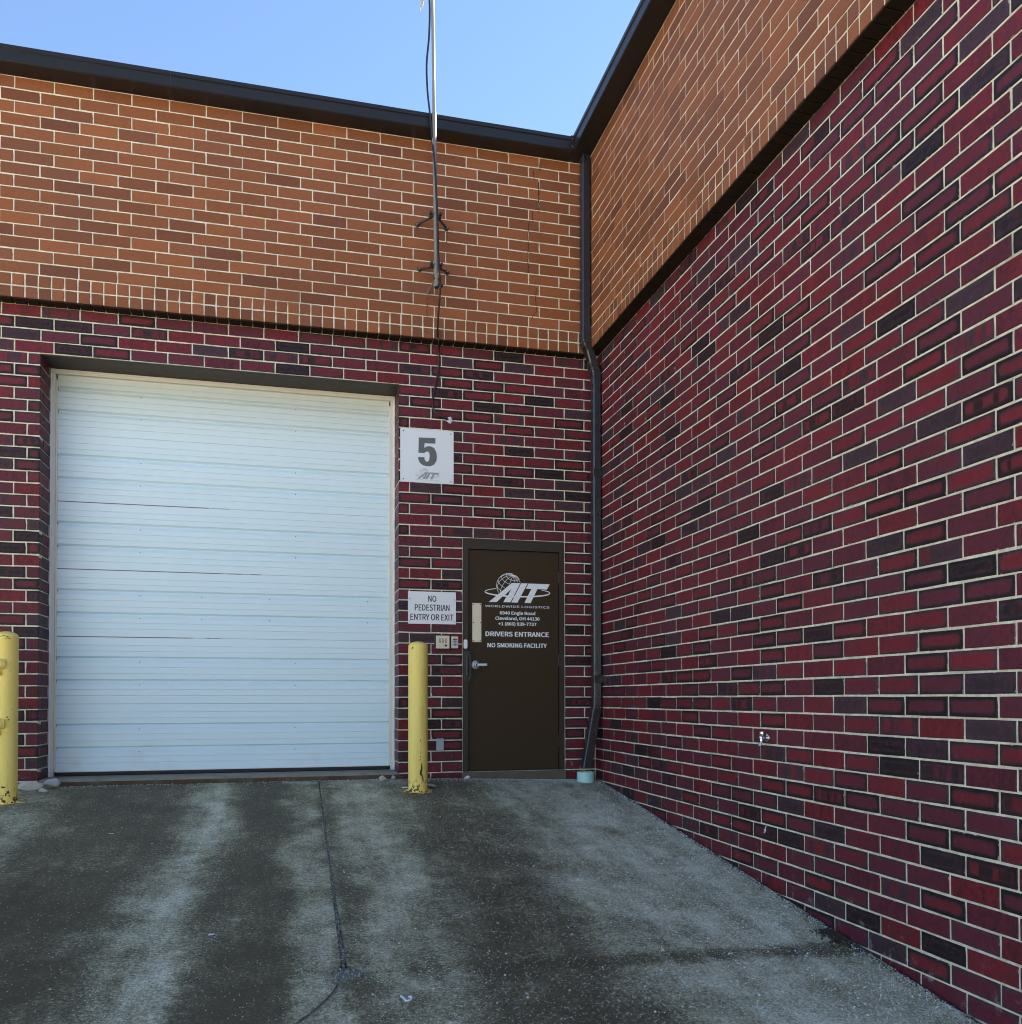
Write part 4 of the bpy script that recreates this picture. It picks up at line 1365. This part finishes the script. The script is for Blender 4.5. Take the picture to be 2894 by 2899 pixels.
# ------------------------------------------------------------------ cable
def spline(pts, n=10):
    P = [Vector(p) for p in pts]; out = []
    for i in range(len(P)-1):
        a, b, c, d = P[max(0, i-1)], P[i], P[i+1], P[min(len(P)-1, i+2)]
        for k in range(n):
            t = k/n
            out.append(.5*((2*b)+(c-a)*t+(2*a-5*b+4*c-d)*t*t+(3*b-a-3*c+d)*t**3))
    out.append(P[-1]); return out
cb = thing('aerial_cable', (-1.6, -.15, 3.35), 'black coaxial cable running down the mast and the brickwork to a white sealant blob', 'cable')
cpts = [(mast_x(7.25)-.035, MY, 7.25), (mast_x(7.0)-.030, MY-.004, 7.0), (mast_x(6.75)-.040, MY-.004, 6.75), (mast_x(6.5)-.064, MY-.002, 6.5), (mast_x(6.25)-.060, MY-.006, 6.25), (mast_x(6.05)-.042, MY-.01, 6.05),
        (mast_x(5.85)-.028, MY-.014, 5.85), (mast_x(5.6)-.008, MY-.030, 5.6), (mast_x(5.3)+.006, MY-.030, 5.3), (mast_x(5.1)+.012, MY-.034, 5.1), (mast_x(4.8)+.016, MY-.03, 4.8), (mast_x(4.55)+.028, MY-.024, 4.55), (mast_x(4.45)+.032, MY-.022, 4.45),
        (-1.602, -.22, 4.2), (-1.590, -.125, 4.09), (-1.574, -.115, 4.05), (-1.565, -.03, 3.98), (-1.563, -.016, 3.85), (-1.572, -.014, 3.76), (-1.600, -.016, 3.62), (-1.622, -.018, 3.50), (-1.600, -.02, 3.415), (-1.540, -.02, 3.372), (-1.475, -.012, 3.355), (-1.452, .004, 3.352)]
MB().tube(spline(cpts, 8), .0090, 8).build('cable', M_CABLE, cb, smooth=True)
m = MB(); rr = random.Random(4); n = 14
prof = []
for i in range(5):
    prof.append([(-1.455+.030*(1-i/5.5)*cos(2*pi*k/n)*rr.uniform(.7, 1.25), -.001-.022*i/4, 3.354+.030*(1-i/5.5)*sin(2*pi*k/n)*rr.uniform(.7, 1.25)) for k in range(n)])
m.add([p for r_ in prof for p in r_], [(i*n+k, i*n+(k+1) % n, (i+1)*n+(k+1) % n, (i+1)*n+k) for i in range(4) for k in range(n)]+[tuple(4*n+k for k in range(n))])
m.build('sealant_blob', M_SILICONE, cb)
MB().tube([(-1.572-.014, -.014, 3.765), (-1.572+.02, -.014, 3.758)], .011, 8).build('cable_tie', M_CABLE, cb)

# ------------------------------------------------------------------ hose tap on the side wall
fy, fz, tk = -3.37, .445, .62
hb = thing('hose_tap', (-.01, fy, fz), 'small chrome hose tap sticking out of the plum side wall', 'tap')
def tp(x, y, z): return (x*tk-.0005, fy+y*tk, fz+z*tk)
def pf(pr_): return [(r*tk, h*tk) for r, h in pr_]
MB().lathe(tp(0, 0, .005), (-1,0,0), pf([(.045, 0), (.043, .006), (.024, .012), (.018, .03), (.018, .055)]), 20).build('flange', M_CHROME, hb, smooth=True)
bd = MB().lathe(tp(-.065, 0, -.045), (0,0,1), pf([(.018, 0), (.020, .01), (.016, .02), (.022, .045), (.022, .062), (.017, .07), (.020, .085)]), 18).build('body', M_CHROME, hb, smooth=True)
MB().lathe(tp(-.065, 0, .041), (0,0,1), pf([(.022, 0), (.024, .004), (.024, .026), (.020, .030)]), 6).build('bonnet_nut', M_CHROME, bd)
MB().tube([tp(-.060, 0, -.02), tp(-.075, -.004, -.05), tp(-.084, -.006, -.078)], [.017*tk, .016*tk, .017*tk], 14).build('spout', M_CHROME, hb, smooth=True)
MB().tube([tp(-.065, 0, 0), tp(-.105, .02, -.003), tp(-.13, .028, -.012)], [.008*tk, .007*tk, .011*tk], 10).build('handle', M_BLACKMETAL, hb, smooth=True)
m = MB(); rr = random.Random(6)
for i in range(8): nugget(m, (-.003, fy+.03+rr.gauss(0, .008), -.13+rr.gauss(0, .012)), rr.uniform(.005, .009), rr)
m.build('sealant_dab', M_SILICONE, None, base=(-.003, fy+.03, -.15), label='lumpy white dab of sealant on the side wall below the hose tap', cat='sealant')

# ------------------------------------------------------------------ rubble and litter
def rock(name, c, r, seed, label, cat, mat, group=None, sq=(1, 1, .6)):
    rr = random.Random(seed)
    bm = bmesh.new(); bmesh.ops.create_icosphere(bm, subdivisions=2, radius=1)
    planes = [(Vector((rr.gauss(0,1), rr.gauss(0,1), rr.gauss(0,1))).normalized(), rr.uniform(.45, .8)) for _ in range(9)]
    for v in bm.verts:
        for nrm, d in planes:
            e = v.co.dot(nrm)
            if e > d: v.co -= nrm*(e-d)
        v.co *= rr.uniform(.94, 1.05)
        v.co = Vector((v.co.x*r*sq[0], v.co.y*r*sq[1], v.co.z*r*sq[2]))
    bmesh.ops.rotate(bm, verts=bm.verts, cent=(0,0,0), matrix=Matrix.Rotation(rr.uniform(0, 6.28), 3, 'Z'))
    mz = min(v.co.z for v in bm.verts)
    me = bpy.data.meshes.new(name); bm.to_mesh(me); bm.free()
    me.materials.append(mat)
    o = bpy.data.objects.new(name, me)
    o.location = (c[0], c[1], g(c[0], c[1])-mz*.85)
    return link(o, None, label, cat, group)
rock('rubble_stone', (-4.99, -.20), .095, 1, 'large pale lump of broken concrete between the left bollard and the loading door', 'rubble', M_STONE, None, (1.15, .7, .5))
rock('rubble_stone', (-4.86, -.09), .075, 4, 'smaller pale lump of broken concrete at the foot of the reveal', 'rubble', M_STONE, None, (1, .8, .75))
rock('rubble_stone', (-4.875, -.32), .042, 7, 'fist-sized flat concrete chip in front of the rubble lumps', 'rubble', M_STONE, None, (1.2, .8, .6))
rock('rubble_stone', (-1.70, -.52), .06, 9, 'flat grey concrete chunk just right of the right bollard foot', 'rubble', M_STONE, None, (1, .8, .4))
rock('rubble_stone', (-2.10, -.15), .055, 12, 'rounded pale stone on the ground by the right end of the loading door', 'rubble', M_STONE, None, (1.2, .8, .6))
rock('rubble_stone', (-1.995, -.08), .032, 13, 'small tan pebble against the pier left of the right bollard', 'rubble', M_STONE, None, (1, .9, .8))
rock('rubble_stone', (-1.30, -.06), .028, 15, 'whitish stone tucked at the left foot of the brown door frame', 'rubble', M_SALT, None, (1.1, .6, .7))
def litter(pts, w, label, mat=M_PAPER, h=.006):
    m = MB(); q = spline([(a, b, g(a, b)+c) for a, b, c in pts], 6)
    vs = []; fs = []
    for i, p in enumerate(q):
        t = (q[min(i+1, len(q)-1)]-q[max(i-1, 0)]); nrm = Vector((-t.y, t.x, 0)).normalized()*w/2
        vs += [p+nrm, p-nrm, p-nrm+Vector((0,0,h)), p+nrm+Vector((0,0,h))]
    for i in range(len(q)-1):
        for k in range(4): fs.append((4*i+k, 4*i+(k+1) % 4, 4*i+4+(k+1) % 4, 4*i+4+k))
    fs += [(0,1,2,3), tuple(4*(len(q)-1)+k for k in (3,2,1,0))]
    m.add(vs, fs)
    return m.build('litter_scrap', mat, None, base=(pts[0][0], pts[0][1], g(pts[0][0], pts[0][1])), label=label, cat='litter')
litter([(-2.442, -4.585, .001), (-2.432, -4.615, .002), (-2.425, -4.637, .002), (-2.408, -4.635, .004), (-2.402, -4.62, .007), (-2.412, -4.612, .008)], .0085, 'curled white plastic scrap lying near the front of the driveway')
litter([(-1.965, -.52, .002), (-1.93, -.53, .006), (-1.90, -.52, .003)], .03, 'crumpled white scrap on the ground left of the right bollard')
litter([(-.315, -2.58, .002), (-.29, -2.60, .004), (-.27, -2.61, .002)], .012, 'orange leaf scrap on the salted concrete near the side wall', M_TANLEAF, .003)
litter([(-3.30, -3.72, .001), (-3.275, -3.725, .003)], .022, 'white paper fleck on the dark tyre track', M_PAPER, .003)
litter([(-4.12, -1.72, .001), (-4.09, -1.73, .003)], .012, 'tiny white scrap in front of the loading door', M_PAPER, .003)
